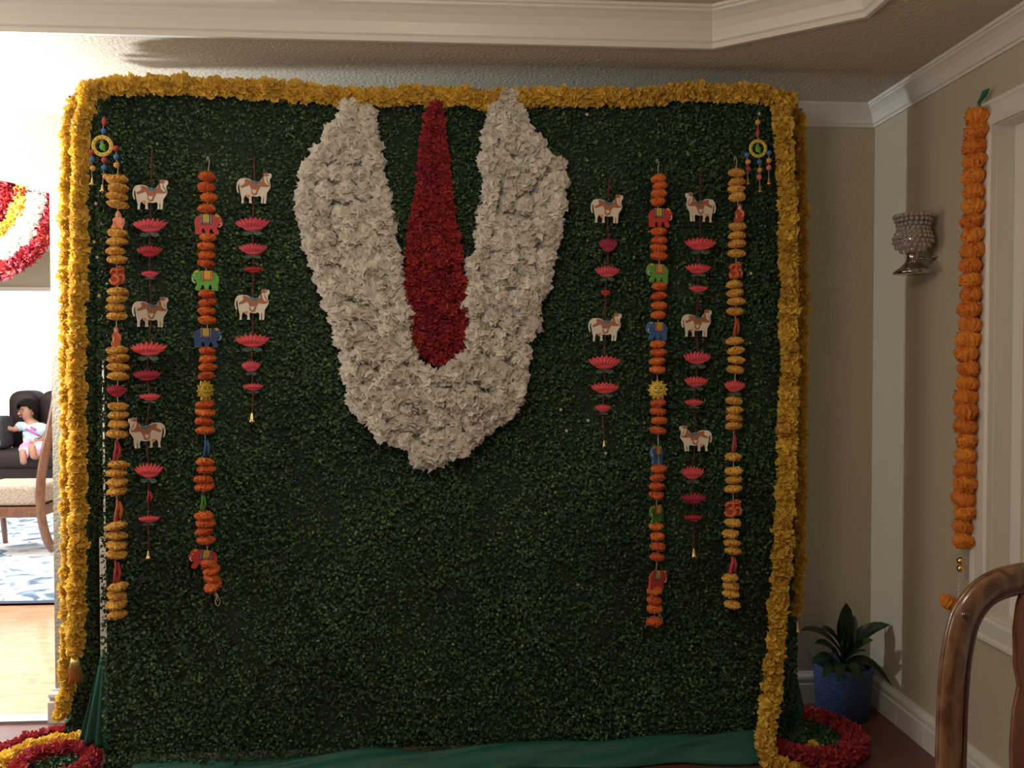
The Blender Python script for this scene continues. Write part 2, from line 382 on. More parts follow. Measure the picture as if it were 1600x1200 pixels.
mb = MB(); mb.box((XR, wy1-.002, wz0+.002), (X1-.0005, wy1+.001, wz1-.002)); mb.box((XR, wy0, wz0-.001), (X1+.02, wy1, wz0+.002)); mb.box((XR, wy0, wz1-.002), (X1+.02, wy1, wz1+.001)); mb.box((X1+.032, wy0-.05, wz0-.05), (X1+.045, wy1+.05, wz1+.05)); wpart('window_jamb', mb, M['trim'])
mb = MB(); mb.box((X1+.012, wy0+.05, wz0+.05), (X1+.018, wy1-.05, wz1-.04)); wpart('pane', mb, M['shade'])

# ---- living room beyond the opening
FY = 11.0
mb = MB(); mb.box((-8, YB+.02, -.1), (XO+2.5, FY, 0)); mb = mb
struct('floor_living_room', mb.mesh(), M['floor_light'])
mb = MB(); mb.box((-8, FY, 0), (-1, FY+.1, 3.1)); struct('wall_far', mb.mesh(), M['wall'])
mb = MB(); mb.box((-8.1, YB+WT, 0), (-8, FY, 3.1)); mb.box((-8.1, YB+WT-.05, 0), (XL-WT, YB+WT, 3.1)); struct('wall_far_left', mb.mesh(), M['wall'])
mb = MB(); mb.box((-1.0, YB+WT, 0), (-.9, FY, 3.1)); struct('wall_far_right', mb.mesh(), M['wall'])
mb = MB(); mb.box((-8, YB+WT, 3.0), (-1, FY, 3.1)); struct('ceiling_living_room', mb.mesh(), M['ceil'])
wt = at(40, 455, FY-.03).z
mb = MB(); mb.box((-7.2, FY-.06, wt), (-4.2, FY-.001, wt+.05)); mb.box((-7.2, FY-.06, .75), (-4.2, FY-.001, .82)); mb.box((-7.25, FY-.06, .75), (-7.2, FY-.001, wt+.05)); mb.box((-4.2, FY-.06, .75), (-4.15, FY-.001, wt+.05))
w2 = struct('window_2', mb.mesh(), M['trim'])
mb = MB(); mb.box((-7.2, FY-.03, .82), (-4.2, FY-.02, wt)); link('pane', mb.mesh(), M['daylight'], w2)

# ------------------------------------------------------------ flower meshes
def petal_cluster(n, R, wid, seed, hemi=False, squash=1, core=.45, ruff=.25, name='petals', cl=.5):
    g = random.Random(seed); V = []; Fc = []
    for i in range(n):
        z = 1-2*(i+.5)/n if not hemi else 1-1.25*(i+.5)/n
        th = i*2.39996+g.uniform(-.3, .3); q = math.sqrt(max(0, 1-z*z))
        d = Vector((q*math.cos(th), q*math.sin(th), z)); d = (d+Vector((g.uniform(-.25, .25), g.uniform(-.25, .25), g.uniform(-.25, .25)))).normalized()
        u = Vector((g.uniform(-1, 1), g.uniform(-1, 1), g.uniform(-1, 1))); u = (u-d*u.dot(d)).normalized(); nn = d.cross(u)
        RR = R*g.uniform(.82, 1.12); W = wid*g.uniform(.8, 1.25); b = len(V)
        rows = [(core*RR, .35), (.5*(core+1)*RR, .9), (RR, .75)]
        curl = g.uniform(-1, 1)*cl*R
        for j, (rr, ww) in enumerate(rows):
            for k in (-1, 0, 1):
                rj = rr*(1+(g.uniform(-ruff, ruff)*.5 if j == 2 else 0))
                V.append(d*rj + u*(k*W*ww*.5) + nn*((abs(k)*.22*W) + curl*(j/2)**2*.5 + (g.uniform(-ruff, ruff)*W*.7 if j else 0)))
        for j in range(2):
            for k in range(2):
                a = b+j*3+k; Fc.append((a, a+1, a+4, a+3))
    # core ball
    mb = MB(); mb.v = [tuple(v) for v in V]; mb.f = [list(f) for f in Fc]
    mb.ball((0, 0, 0), R*(core+.12), 10, 6)
    for i, v in enumerate(mb.v): mb.v[i] = (v[0], v[1], v[2]*squash)
    return mb.mesh(name)
def with_mat(me, m): me.materials.append(m); return me
MARI = [with_mat(petal_cluster(44, .038, .030, 10+i, core=.42), M['marigold']) for i in range(5)]
WHITE = [with_mat(petal_cluster(46, .050, .056, 30+i, hemi=False, core=.42, ruff=.28, cl=1.05), M['white_flower']) for i in range(6)]
RED = [with_mat(petal_cluster(60, .036, .020, 50+i, core=.35, ruff=.35), M['red_flower']) for i in range(5)]
def pom(seed, R, H, m):
    g = random.Random(seed); V = []; Fc = []; n = 30; rings = []
    prof = [(.12, .9), (.45, .85), (.72, .62), (.93, .30), (1.0, 0), (.92, -.32), (.66, -.66), (.35, -.85), (.1, -.9)]
    for j, (r, z) in enumerate(prof):
        for k in range(n):
            th = 2*PI*k/n; rr = r*(1+g.uniform(-.085, .085)+(.05 if k % 2 else -.05)*(r > .5)+.05*math.sin(3*th+seed)); zz = z+g.uniform(-.13, .13)*(.3+r)+.12*math.sin(2*th+seed*1.7)*r
            V.append((R*rr*math.cos(th), R*rr*math.sin(th), H*zz))
    for j in range(len(prof)-1):
        for k in range(n): Fc.append((j*n+k, (j+1)*n+k, (j+1)*n+(k+1) % n, j*n+(k+1) % n))
    Fc.append(tuple(range(n))); Fc.append(tuple((len(prof)-1)*n+k for k in range(n))[::-1])
    # loose petal tips around the rim
    for i in range(64):
        th = g.uniform(0, 2*PI); z = g.uniform(-.7, .8); r = math.sqrt(max(.1, 1-z*z*.9)); b = len(V)
        c = Vector((math.cos(th)*R*r*.86, math.sin(th)*R*r*.86, z*H)); o = Vector((math.cos(th), math.sin(th), z*.5)).normalized(); s = Vector((-math.sin(th), math.cos(th), g.uniform(-.5, .5)))
        w = R*g.uniform(.08, .17); q1 = g.uniform(.16, .28); V += [c-s*w, c+s*w, c+s*w*.6+o*R*q1, c-s*w*.6+o*R*q1*.8]; Fc.append((b, b+1, b+2, b+3))
    me = new_mesh('pompom', V, Fc); me.materials.append(m); return me
POMY = [pom(i, .0345, .0185, M['pom_yellow']) for i in range(5)]
POMO = [pom(10+i, .0330, .0185, M['pom_orange']) for i in range(5)]
POMW = [pom(20+i, .043, .038, M['pom_bright']) for i in range(5)]

def garland(name, label, cat, paths, meshes, step, jit=.006, scale=1.0, group=None, origin=None, root=None, fname='flower', wob=.9, label_part=None):
    if root is None:
        root = thing(name, label, cat, origin if origin is not None else paths[0][0], group)
    o0 = Vector(root.location)
    for path in paths:
        pts = spline(path, step)
        mb = MB(); mb.tube([Vector(p)-o0 for p in pts], .003, 6); link('string', mb.mesh(), M['string'], root)
        for p in pts:
            q = Vector(p)+Vector((random.uniform(-jit, jit), random.uniform(-jit, jit), random.uniform(-jit, jit)))-o0
            link(fname, random.choice(meshes), None, root, q, (random.uniform(0, 6.28), random.uniform(0, 6.28), random.uniform(0, 6.28)), scale*random.uniform(.93, 1.08), label=label_part)
    return root

# ------------------------------------------------------------ boxwood backdrop
BY = 3.15                                       # face of the leaf wall
tl, trp = at(150, 140, BY), at(1232, 165, BY)
bl, br = at(163, 1195, BY), at(1212, 1180, BY)
ZTOP = at(700, 150, BY).z+.02
X0, X1b = at(163, 700, BY).x, at(1215, 600, BY).x
back = thing('boxwood_backdrop', 'tall dark green artificial boxwood leaf backdrop wall on a frame', 'backdrop', ((X0+X1b)/2, BY, 0))
bo = Vector(back.location)
def leaves(n, X, Z, Y, thick, L, W, seed=1):
    """X,Z,Y: arrays of centres"""
    g = np.random.default_rng(seed)
    c = np.stack([X, Y-g.random(n)**1.5*thick, Z], 1)
    nr = g.normal(size=(n, 3))*.55+np.array([0, -1, .25]); nr /= np.linalg.norm(nr, axis=1)[:, None]
    u = g.normal(size=(n, 3)); u -= nr*(u*nr).sum(1)[:, None]; u /= np.linalg.norm(u, axis=1)[:, None]
    w_ = np.cross(nr, u); s = g.uniform(.7, 1.25, n)[:, None]
    V = np.stack([c-u*L/2*s, c+w_*W/2*s-u*L*.12*s+nr*W*.18, c+w_*W*.36*s+u*L*.28*s+nr*W*.12, c+u*L/2*s, c-w_*W*.36*s+u*L*.28*s+nr*W*.12, c-w_*W/2*s-u*L*.12*s+nr*W*.18], 1).reshape(-1, 3)
    me = bpy.data.meshes.new('leaves'); me.vertices.add(len(V)); me.vertices.foreach_set('co', V.ravel().astype(np.float32))
    idx = (np.arange(n)[:, None]*6+np.array([[0, 1, 2, 3, 0, 3, 4, 5]])).ravel()
    me.loops.add(n*8); me.loops.foreach_set('vertex_index', idx.astype(np.int32))
    me.polygons.add(n*2); me.polygons.foreach_set('loop_start', np.arange(n*2)*4); me.polygons.foreach_set('loop_total', np.full(n*2, 4))
    me.update(calc_edges=True); me.validate()
    at_ = me.attributes.new('rnd', 'FLOAT', 'FACE'); at_.data.foreach_set('value', np.repeat(g.random(n), 2).astype(np.float32))
    me.materials.append(M['leaf']); return me
def leafarea(x0, x1, z0, z1, Y, dens, seed, thick=.03, sz=.0135):
    n = int((x1-x0)*(z1-z0)*dens); g = np.random.default_rng(seed+100)
    X = g.uniform(x0, x1, n); Z = g.uniform(z0, z1, n)
    return leaves(n, X, Z, np.full(n, Y)+.012*np.sin(X*9)*np.sin(Z*7+1)+.006*np.sin(X*41+Z*23), thick, sz, sz*.72, seed)
me = leafarea(X0+.02, X0+.9, .005, .06, BY-.04, 26000, 21); me.transform(Matrix.Translation(-bo))
link('boxwood_leaves', me, None, back, kind='stuff')
me = leafarea(X0-.01, X1b+.01, .0, ZTOP, BY, 16500, 1); me.transform(Matrix.Translation(-bo))
link('boxwood_leaves', me, None, back, kind='stuff')
mb = MB(); mb.box((X0, BY+.004, .04), (X1b, BY+.02, ZTOP-.02)); me = mb.mesh(); me.transform(Matrix.Translation(-bo)); link('backing_mat', me, M['back_green'], back)
# side flaps of the same matting, turned back beside the frame
def flap(pxa, pxb, Ya, Yb, z0, z1, seed, flare=0, dens=17000):
    xa, xb = at(pxa, 500, Ya).x, at(pxb, 500, Yb).x
    n = int(abs(math.hypot(xb-xa, Yb-Ya))*(z1-z0)*dens); g = np.random.default_rng(seed)
    t = g.random(n); Z = g.uniform(z0, z1, n); fl = flare*np.clip((.45-Z)/.45, 0, 1)**1.5
    X = xa+(xb-xa)*t+fl*(1 if flare else 0)*(1-t if xa < xb else t)
    me = leaves(n, X, Z, Ya+(Yb-Ya)*t, .02, .0135, .0098, seed); me.transform(Matrix.Translation(-bo))
    link('boxwood_leaves', me, None, back, kind='stuff')
    V = []; 
    for z in (z0, .45 if flare else (z0+z1)/2, z1):
        f_ = flare*max(0, (.45-z)/.45)**1.5
        V += [(xa+f_, Ya+.008, z), (xb, Yb+.008, z)]
    me = new_mesh('mat', V, [(0, 1, 3, 2), (2, 3, 5, 4)]); me.transform(Matrix.Translation(-bo)); link('backing_mat', me, M['back_green'], back)
flap(112, 150, 3.22, 3.28, .1, ZTOP-.02, 5, flare=-.07)
flap(146, 161, 3.27, 3.28, 1.55, ZTOP-.02, 8)
flap(146, 157, 3.27, 3.28, .85, 1.55, 9)
flap(1212, 1246, 3.185, 3.30, .06, ZTOP-.05, 6, flare=0)
mb = MB(); mb.tube([(X0+.012, BY+.035, .02), (X0+.012, BY+.035, ZTOP-.03)], .016, 10); me = mb.mesh(smooth=True); me.transform(Matrix.Translation(-bo)); link('frame_post', me, M['post'], back)
mb = MB(); mb.tube([(X1b-.012, BY+.035, .02), (X1b-.012, BY+.035, ZTOP-.03)], .016, 10); me = mb.mesh(smooth=True); me.transform(Matrix.Translation(-bo)); link('frame_post', me, M['post'], back)
mb = MB(); mb.tube([(X0-.1, BY+.035, ZTOP-.02), (X1b+.05, BY+.035, ZTOP-.02)], .016, 10); me = mb.mesh(smooth=True); me.transform(Matrix.Translation(-bo)); link('top_rail', me, M['post'], back)
mb = MB()
for x in (X0+.012, X1b-.012): mb.box((x-.02, BY-.02, 0), (x+.02, BY+.32, .02))
me = mb.mesh(); me.transform(Matrix.Translation(-bo)); link('frame_foot', me, M['post'], back)
# tiny white blossoms scattered in the leaves
mb = MB()
for k in range(5):
    a = 2*PI*k/5; mb.add([(0, 0, 0), (.004*math.cos(a-.5), -.001, .004*math.sin(a-.5)), (.008*math.cos(a), -.002, .008*math.sin(a)), (.004*math.cos(a+.5), -.001, .004*math.sin(a+.5))], [(0, 1, 2, 3)])
blossom = mb.mesh(); blossom.materials.append(M['white_paint'])
for px, py in ((917, 179), (885, 673), (876, 640), (919, 657), (946, 708), (1173, 427), (1186, 178), (150, 318), (147, 378), (152, 402), (155, 462)):
    link('white_blossom', blossom, None, back, at(px, py, BY-.035)-bo, (0, random.uniform(0, 6), 0))

# ------------------------------------------------------------ green cloth at the foot
def sheet(name, grid, m, thick=.004):
    h = len(grid); w_ = len(grid[0]); V = [p for row in grid for p in row]
    me = new_mesh(name, V, [(i*w_+j, i*w_+j+1, (i+1)*w_+j+1, (i+1)*w_+j) for i in range(h-1) for j in range(w_-1)], True)
    o = link(name, me, m); md = o.modifiers.new('solid', 'SOLIDIFY'); md.thickness = thick; md.offset = 0
    return o
grid = []
for i in range(13):
    t = i/12; row = []
    for j in range(61):
        s = j/60; x = X0+.12+(X1b-.03-X0-.12)*s
        hgt = .022+.06*s+.005*math.sin(s*23)
        yy = BY-.045-.06*math.sin(PI*min(1, t*1.05)*.5)*1.0-.012*math.sin(s*30+t*5)
        zz = hgt*math.cos(t*PI/2)+.004*math.sin(s*40+i)+.006
        row.append((x, yy-.08*max(0, t-.6), max(.005, zz)))
    grid.append(row)
tag(sheet('floor_cloth', grid, M['cloth_green']), 'dark green cloth bunched along the floor below the leaf backdrop', 'cloth')
grid = []
a0, b0 = at(159, 1020, 3.20), at(168, 1022, 3.175)
a1, b1 = at(124, 1156, 3.17), at(172, 1176, 3.155)
for i in range(15):
    t = i/14; row = []
    for j in range(15):
        s = j/14; p = (a0.lerp(a1, t)).lerp(b0.lerp(b1, t), s); p.y += .012*math.sin(s*18)*t-.01*s; row.append(tuple(p))
    grid.append(row)
tag(sheet('draped_cloth', grid, M['cloth_green'], .003), 'green cloth drape hanging at the lower left corner of the backdrop', 'cloth')
grid = []
a0, b0 = at(1232, 1060, 3.30), at(1246, 1060, 3.31)
a1, b1 = at(1222, 1170, 3.24), at(1266, 1150, 3.33)
for i in range(9):
    t = i/8; row = []
    for j in range(9):
        s = j/8; p = (a0.lerp(a1, t)).lerp(b0.lerp(b1, t), s); p.y += .01*math.sin(s*14)*t; row.append(tuple(p))
    grid.append(row)
tag(sheet('draped_cloth', grid, M['cloth_green'], .003), 'small green cloth fold at the lower right side of the backdrop', 'cloth')

# ------------------------------------------------------------ marigold garlands round the frame
GY = BY-.05
P = lambda px, py, Y=GY: at(px, py, Y)
garland('marigold_garland', 'yellow marigold garland laid along the top edge of the leaf backdrop', 'garland',
        [[P(140, 142), P(170, 134), P(250, 132), P(330, 136), P(450, 143), P(560, 152), P(660, 150), P(740, 151), P(760, 163)],
         [P(752, 158), P(830, 151), P(960, 152), P(1060, 146), P(1130, 143), P(1190, 147), P(1230, 160)]], MARI, .027, scale=.95, origin=P(700, 150))
# left: two strands side by side
garland('marigold_garland', 'outer left marigold garland, the longer one, reaching down to the floor rosette', 'garland',
        [[P(132, 148, 3.15), P(114, 168, 3.15), P(106, 230, 3.15), P(105, 400, 3.15), P(105, 600, 3.15), P(106, 800, 3.15), P(106, 960, 3.15), P(104, 1030, 3.15), P(103, 1080, 3.15), P(93, 1115, 3.13), P(88, 1128, 3.12)]], MARI, .027, scale=.74, group=None)
ml = garland('marigold_garland', 'inner left marigold garland, the shorter one, ending in a gold fringe', 'garland',
        [[P(142, 150), P(130, 175), P(125, 260), P(122, 400), P(121, 600), P(121, 800), P(119, 960), P(118, 1018)]], MARI, .027, scale=.84)
def bell(h, r):
    mb = MB(); mb.lathe([(r*.12, h), (r*.25, h*.95), (r*.35, h*.8), (r*.45, h*.5), (r*.65, h*.2), (r, 0), (r*.9, 0), (r*.4, h*.3)], 14); mb.ball((0, 0, -.001), r*.28, 8, 6)
    return with_mat(mb.mesh('bell', True), M['brass'])
BELL = bell(.034, .014); BELL_BIG = bell(.07, .034)
mo = Vector(ml.location)
mb = MB(); mb.ball((0, 0, .016), .014, 10, 8)
for k in range(26):
    a = 2*PI*k/26; r = .016; q = .026
    mb.tube([(r*math.cos(a)*.5, r*math.sin(a)*.5, .01), (r*math.cos(a), r*math.sin(a), -.02), (q*math.cos(a)*random.uniform(.8, 1.1), q*math.sin(a), -.082-random.uniform(0, .012))], .0028, 5)
link('gold_fringe', mb.mesh('fringe', True), M['brass'], ml, P(117, 1028)-mo, label='gold fringe tassel')
# right: front strand and a rear strand
garland('marigold_garland', 'front right marigold garland running to the floor and curling over the right rosette', 'garland',
        [[P(1222, 168), P(1226, 230), P(1230, 330), P(1233, 480), P(1232, 620), P(1227, 760), P(1220, 900), P(1212, 1010), P(1206, 1080), P(1197, 1135, 3.06), P(1195, 1165, 3.01), P(1208, 1190, 2.98), P(1235, 1204, 2.96), P(1262, 1206, 2.97), P(1282, 1196, 2.99), P(1280, 1180, 3.03), P(1270, 1170, 3.06)]], MARI, .027, scale=.98)
mr_ = garland('marigold_garland', 'rear right marigold garland behind the front one, with a small bell', 'garland',
        [[P(1236, 165, 3.22), P(1246, 195, 3.25), P(1250, 300, 3.27), P(1252, 500, 3.27), P(1250, 700, 3.27), P(1247, 860, 3.27), P(1244, 955, 3.27)]], MARI, .027, scale=.80)
link('bell', BELL, None, mr_, at(1245, 988, 3.27)-Vector(mr_.location), scale=1.35, label='gold bell')

# ------------------------------------------------------------ white U and red centre of the wall emblem
U = [(539,161),(533,187),(511,200),(497,231),(469,269),(473,283),(461,300),(467,331),(478,381),(484,419),(505,455),(511,494),(526,525),(533,566),(541,600),(551,640),(575,665),(597,687),(637,700),(650,728),(669,728),(694,722),(728,709),(756,681),(781,659),(809,644),(822,606),(825,572),(830,534),(845,509),(841,478),(856,447),(865,400),(872,372),(884,300),(880,275),(881,253),(862,247),(844,216),(822,200),(819,178),(806,159),(801,144),(781,147),(762,172),(758,203),(751,244),(756,287),(750,337),(745,387),(728,416),(733,462),(728,484),(733,503),(730,525),(725,556),(706,569),(684,584),(666,575),(650,556),(645,534),(639,494),(633,455),(626,412),(620,381),(609,337),(605,287),(595,247),(587,209),(584,172),(575,162)]
R_ = [(680,159),(666,167),(662,194),(655,244),(653,287),(647,319),(639,359),(636,412),(631,444),(636,478),(642,519),(653,553),(681,572),(706,566),(728,544),(731,506),(731,462),(728,444),(723,400),(719,366),(709,334),(705,287),(700,250),(695,194),(694,178),(687,161)]
def inside(p, poly):
    x, y = p; c = False; j = len(poly)-1
    for i in range(len(poly)):
        xi, yi = poly[i]; xj, yj = poly[j]
        if (yi > y) != (yj > y) and x < (xj-xi)*(y-yi)/(yj-yi)+xi: c = not c
        j = i
    return c
def edist(p, poly):
    best = 1e9
    for i in range(len(poly)):
        a = Vector(poly[i]); b = Vector(poly[(i+1) % len(poly)]); d = b-a; t = max(0, min(1, (Vector(p)-a).dot(d)/d.length_squared)); best = min(best, (Vector(p)-(a+d*t)).length)
    return best
def fill(poly, inset, dmin, cap, tries=9000, seed=3):
    jt = 2.0 if dmin > 15 else .6; g = random.Random(seed); xs = [p[0] for p in poly]; ys = [p[1] for p in poly]; pts = []
    for i in range(len(poly)):
        a = Vector(poly[i]); b = Vector(poly[(i+1) % len(poly)]); n = max(1, round((b-a).length/(dmin*.75)))
        for k in range(n):
            m_ = a.lerp(b, (k+.5)/n)+Vector((g.uniform(-jt, jt), g.uniform(-jt, jt))); d = (b-a).normalized(); nv = Vector((-d.y, d.x))
            for s in (1, -1):
                q = m_+nv*s*inset
                if inside(q, poly) and edist(q, poly) > inset*.7 and all((Vector(r)-q).length > dmin*.66 for r in pts): pts.append((q.x, q.y)); break
    for _ in range(tries):
        if len(pts) >= cap: break
        q = (g.uniform(min(xs), max(xs)), g.uniform(min(ys), max(ys)))
        if inside(q, poly) and edist(q, poly) > inset*1.2 and all((r[0]-q[0])**2+(r[1]-q[1])**2 > dmin*dmin for r in pts): pts.append(q)
    return pts
def emblem(name, label, cat, poly, meshes, inset, dmin, cap, m, Y, scale, boff):
    pts = fill(poly, inset, dmin, cap); o0 = at(*poly[0], BY); root = thing(name, label, cat, o0)
    cx = sum(p[0] for p in poly)/len(poly)
    small = []
    for i, p in enumerate(poly):                # inset backing outline
        a, b = Vector(poly[i-1]), Vector(poly[(i+1) % len(poly)]); d = (b-a).normalized(); n = Vector((-d.y, d.x))
        q = Vector(p)+n*boff
        if not inside(q, poly): q = Vector(p)-n*boff
        small.append(at(q.x, q.y, BY-.035)-o0)
    me = cutout([(p.x, p.z) for p in small], .012, y=-.03); link('backing_board', me, m, root)
    for p in pts:
        q = at(p[0], p[1], Y+random.uniform(-.012, .008))-o0
        link('flower', random.choice(meshes), None, root, q, (random.uniform(0, 6.28), random.uniform(0, 6.28), random.uniform(0, 6.28)), scale*random.uniform(.88, 1.12))
    return len(pts)
n1 = emblem('white_flower_emblem', 'big U-shaped emblem of ruffled white flowers on the leaf backdrop', 'flower emblem', U, WHITE, 11, 18.0, 298, M['white_flower'], BY-.065, .72, 7)
n2 = emblem('red_flower_emblem', 'tall red teardrop of ruffled flowers inside the white U', 'flower emblem', R_, RED, 9, 13, 250, M['red_flower'], BY-.06, .80, 7)
print('flowers', n1, n2)

# ------------------------------------------------------------ cut-out ornaments
K = sc(BY-.05)/4.0                               # zoomed pixel to metre
def norm(pts, cx, cy): return [((x-cx)*K, (cy-y)*K) for x, y in pts]
cowp = norm([(100,336),(94,318),(92,298),(97,272),(108,256),(122,249),(146,248),(166,250),(190,262),(214,267),(234,264),(240,252),(250,240),(258,232),(252,222),(262,214),(268,222),(274,213),(282,219),(298,219),(302,228),(300,242),(292,250),(290,268),(296,290),(292,306),(282,320),(272,336),(270,362),(267,394),(255,395),(256,366),(251,352),(249,394),(238,394),(240,362),(232,350),(212,356),(182,352),(180,372),(183,394),(166,394),(168,372),(160,356),(150,346),(138,356),(134,372),(134,395),(120,395),(123,368),(117,342),(112,318),(110,292),(106,276),(101,292),(101,314),(106,334)], 200, 305)
cow_saddle = norm([(146,252),(170,256),(190,270),(216,276),(240,268),(248,244),(266,238),(274,252),(290,282),(288,296),(262,300),(236,296),(222,318),(214,344),(196,350),(182,338),(180,310),(170,288),(150,296),(122,306),(116,294),(138,282),(146,272),(140,262)], 200, 305)
cow_blue = norm([(180,258),(200,266),(222,268),(238,262),(230,276),(206,282),(188,272)], 200, 305)
cow_scarf = norm([(255,240),(268,236),(272,262),(286,282),(280,290),(262,272)], 200, 305)
cow_horn = norm([(240,252),(248,241),(256,236),(250,222),(260,213),(267,221),(272,213),(279,219),(280,232),(272,238),(262,240),(254,248),(246,256)], 200, 305)
cow_udder = norm([(148,344),(172,344),(170,356),(160,364),(150,356)], 200, 305)
cow_trim = norm([(186,318),(190,312),(196,320),(202,312),(208,320),(214,312),(212,322),(206,334),(198,340),(190,332)], 200, 305)
def mk(pts, th, y, m): me = cutout(pts, th, y); me.materials.append(m); return me
TH = .005
COW = mk(cowp, TH, 0, M['cow'])
COWP = [('brocade_cover', mk(cow_saddle, .0012, -TH/2-.0005, M['cow_brown'])), ('brocade_trim', mk(cow_trim, .0008, -TH/2-.0018, M['cow'])), ('saddle', mk(cow_blue, .0012, -TH/2-.0022, M['cow_blue'])), ('scarf', mk(cow_scarf, .001, -TH/2-.0016, M['cow'])), ('ear_and_horn', mk(cow_horn, .0012, -TH/2-.0005, M['cow_brown'])), ('udder', mk(cow_udder, .0015, -TH/2-.0005, M['cow_orange']))]
mb = MB(); ex, ez = norm([(285, 228)], 200, 305)[0]; mb.ball((ex, -TH/2, ez), .0022, 8, 5, (1, .4, .8)); COWP.append(('eye', with_mat(mb.mesh(), M['ink'])))
elp = norm([(452,372),(448,352),(452,334),(464,318),(484,308),(516,303),(548,304),(562,306),(570,300),(586,303),(598,312),(606,326),(611,344),(610,362),(602,374),(590,378),(578,372),(584,366),(596,364),(598,356),(590,358),(582,364),(578,382),(588,398),(590,412),(580,418),(562,418),(556,402),(552,388),(540,386),(535,400),(533,418),(514,420),(509,400),(504,386),(494,386),(491,402),(492,418),(482,420),(474,418),(470,420),(452,420),(454,396)], 530, 361)
def poly_rect(x0, y0, x1, y1): return norm([(x0, y1), (x1, y1), (x1, y0), (x0, y0)], 530, 361)
el_cloth = mk(poly_rect(498, 304, 534, 348), .001, -TH/2-.0018, M['gold_paint'])
def border(m):
    mb = MB()
    for x0, y0, x1, y1 in ((484, 303, 499, 360), (533, 303, 548, 360), (499, 346, 533, 360)):
        (a, b), (c, d) = norm([(x0, y1), (x1, y0)], 530, 361); mb.box((a, -TH/2-.002, b), (c, -TH/2, d))
    return with_mat(mb.mesh(), m)
bd_dark, bd_red = border(M['border_dark']), border(M['border_red'])
mb = MB()
for x, y in [(487.5+i % 1, 308+11*i) for i in range(5)]+[(541.5, 308+11*i) for i in range(5)]+[(503+11*i, 353) for i in range(3)]:
    a, b = norm([(x+2, y)], 530, 361)[0]; mb.box((a-.0014, -TH/2-.003, b-.0014), (a+.0014, -TH/2-.0015, b+.0014))
bd_dots = with_mat(mb.mesh(), M['white_paint'])
el_ear = mk(norm([(556,322),(574,318),(582,336),(574,354),(560,358),(552,342)], 530, 361), .0015, -TH/2-.001, M['border_red'])
el_cap = mk(norm([(566,302),(584,300),(594,310),(588,318),(574,316)], 530, 361), .0012, -TH/2-.001, M['gold_paint'])
mb = MB(); mb.ball(norm([(594, 330)], 530, 361)[0][:1]+(-TH/2,)+norm([(594, 330)], 530, 361)[0][1:], .0022, 8, 5, (1, .5, .7)); el_eye = with_mat(mb.mesh(), M['white_paint'])
mb = MB(); tp = [norm([q], 530, 361)[0] for q in ((600, 346), (604, 360), (592, 372))]; mb.tube([(a, -TH/2-.001, b) for a, b in tp], .0016, 6); el_tusk = with_mat(mb.mesh(), M['white_paint'])
ELM = {}
def elephant_mesh(mname):
    if mname not in ELM: ELM[mname] = mk(elp, TH*1.6, 0, M[mname])
    return ELM[mname]

def lotus_mesh(mname, n=9, depth=.35):
    """fan of pointed petals over a boat-shaped base, unit width 1, centred"""
    mb = MB()
    for lay, (cnt, off, l0, yy) in enumerate(((n, 0, .50, -.05), (n-1, .5, .58, .06))):
        for i in range(cnt):
            t = (i+off)/(n-1)*2-1; a = t*.98; ln = l0*(1-.06*abs(t)); w_ = .090
            bx = t*.20; bz = -.20+.05*t*t; d = Vector((math.sin(a), 0, math.cos(a)*.78)); s = Vector((math.cos(a), 0, -math.sin(a)*.78))
            b0_ = Vector((bx, yy, bz)); y1 = -depth*.25*math.cos(t*1.2)
            q = [b0_-s*w_*.4, b0_+s*w_*.4, b0_+d*ln*.5+s*w_+Vector((0, y1, 0)), b0_+d*ln*.5+Vector((0, y1-.07, 0)), b0_+d*ln*.5-s*w_+Vector((0, y1, 0)), b0_+d*ln*.82+s*w_*.62+Vector((0, y1*.8, 0)), b0_+d*ln*.82+Vector((0, y1*.8-.05, 0)), b0_+d*ln*.82-s*w_*.62+Vector((0, y1*.8, 0)), b0_+d*ln*1.02+Vector((0, y1*.4, 0))]
            mb.add(q, [(0, 1, 2, 3), (0, 3, 4), (3, 2, 5, 6), (4, 3, 6, 7), (6, 5, 8), (7, 6, 8)])
    mb.ball((0, .02, -.12), .36, 14, 6, (1, .35, .36))
    return with_mat(mb.mesh('lotus'), M[mname])
LOT = {k: lotus_mesh(k) for k in ('lotus', 'lotus_shaded')}
mb = MB()
for s in (-1, 1): mb.add([(0, -.03, -.22), (s*.12, -.06, -.26), (s*.30, -.08, -.25), (s*.36, -.06, -.35), (s*.18, -.08, -.40), (s*.03, -.04, -.34)], [(0, 1, 2, 3, 4, 5)])
SEP = mb.mesh(); SEP.materials.append(M['sepal'])

OMP = None
def om_mesh():
    mb = MB()
    def st(pts, r=.0028): mb.tube([((x)*.001, -.001, (y)*.001) for x, y in pts], [r*.7]+[r]*(len(pts)-2)+[r*.7], 8, flat=(1, 1.1))
    st([(-26, 12), (-20, 24), (-8, 26), (2, 18), (0, 8), (-10, 3), (-16, 2)], .0050)
    st([(-12, 2), (2, 0), (9, -10), (4, -22), (-10, -27), (-24, -22), (-30, -10)], .0055)
    st([(3, -2), (12, 6), (22, 6), (28, -4), (26, -16), (18, -20)], .0045)
    st([(-4, 30), (6, 24), (18, 25), (26, 33)], .0040)
    mb.ball((.011, -.001, .035), .0050, 10, 6, (1, .6, 1))
    return with_mat(mb.mesh('om', True), M['figure'])
OM = om_mesh()
OMB = mk([(-.032, -.012), (-.026, -.030), (-.004, -.034), (.012, -.028), (.028, -.024), (.034, -.004), (.028, .012), (.030, .036), (.012, .042), (-.004, .034), (-.022, .032), (-.032, .016), (-.022, .004)], .004, .005, M['figure_red'])
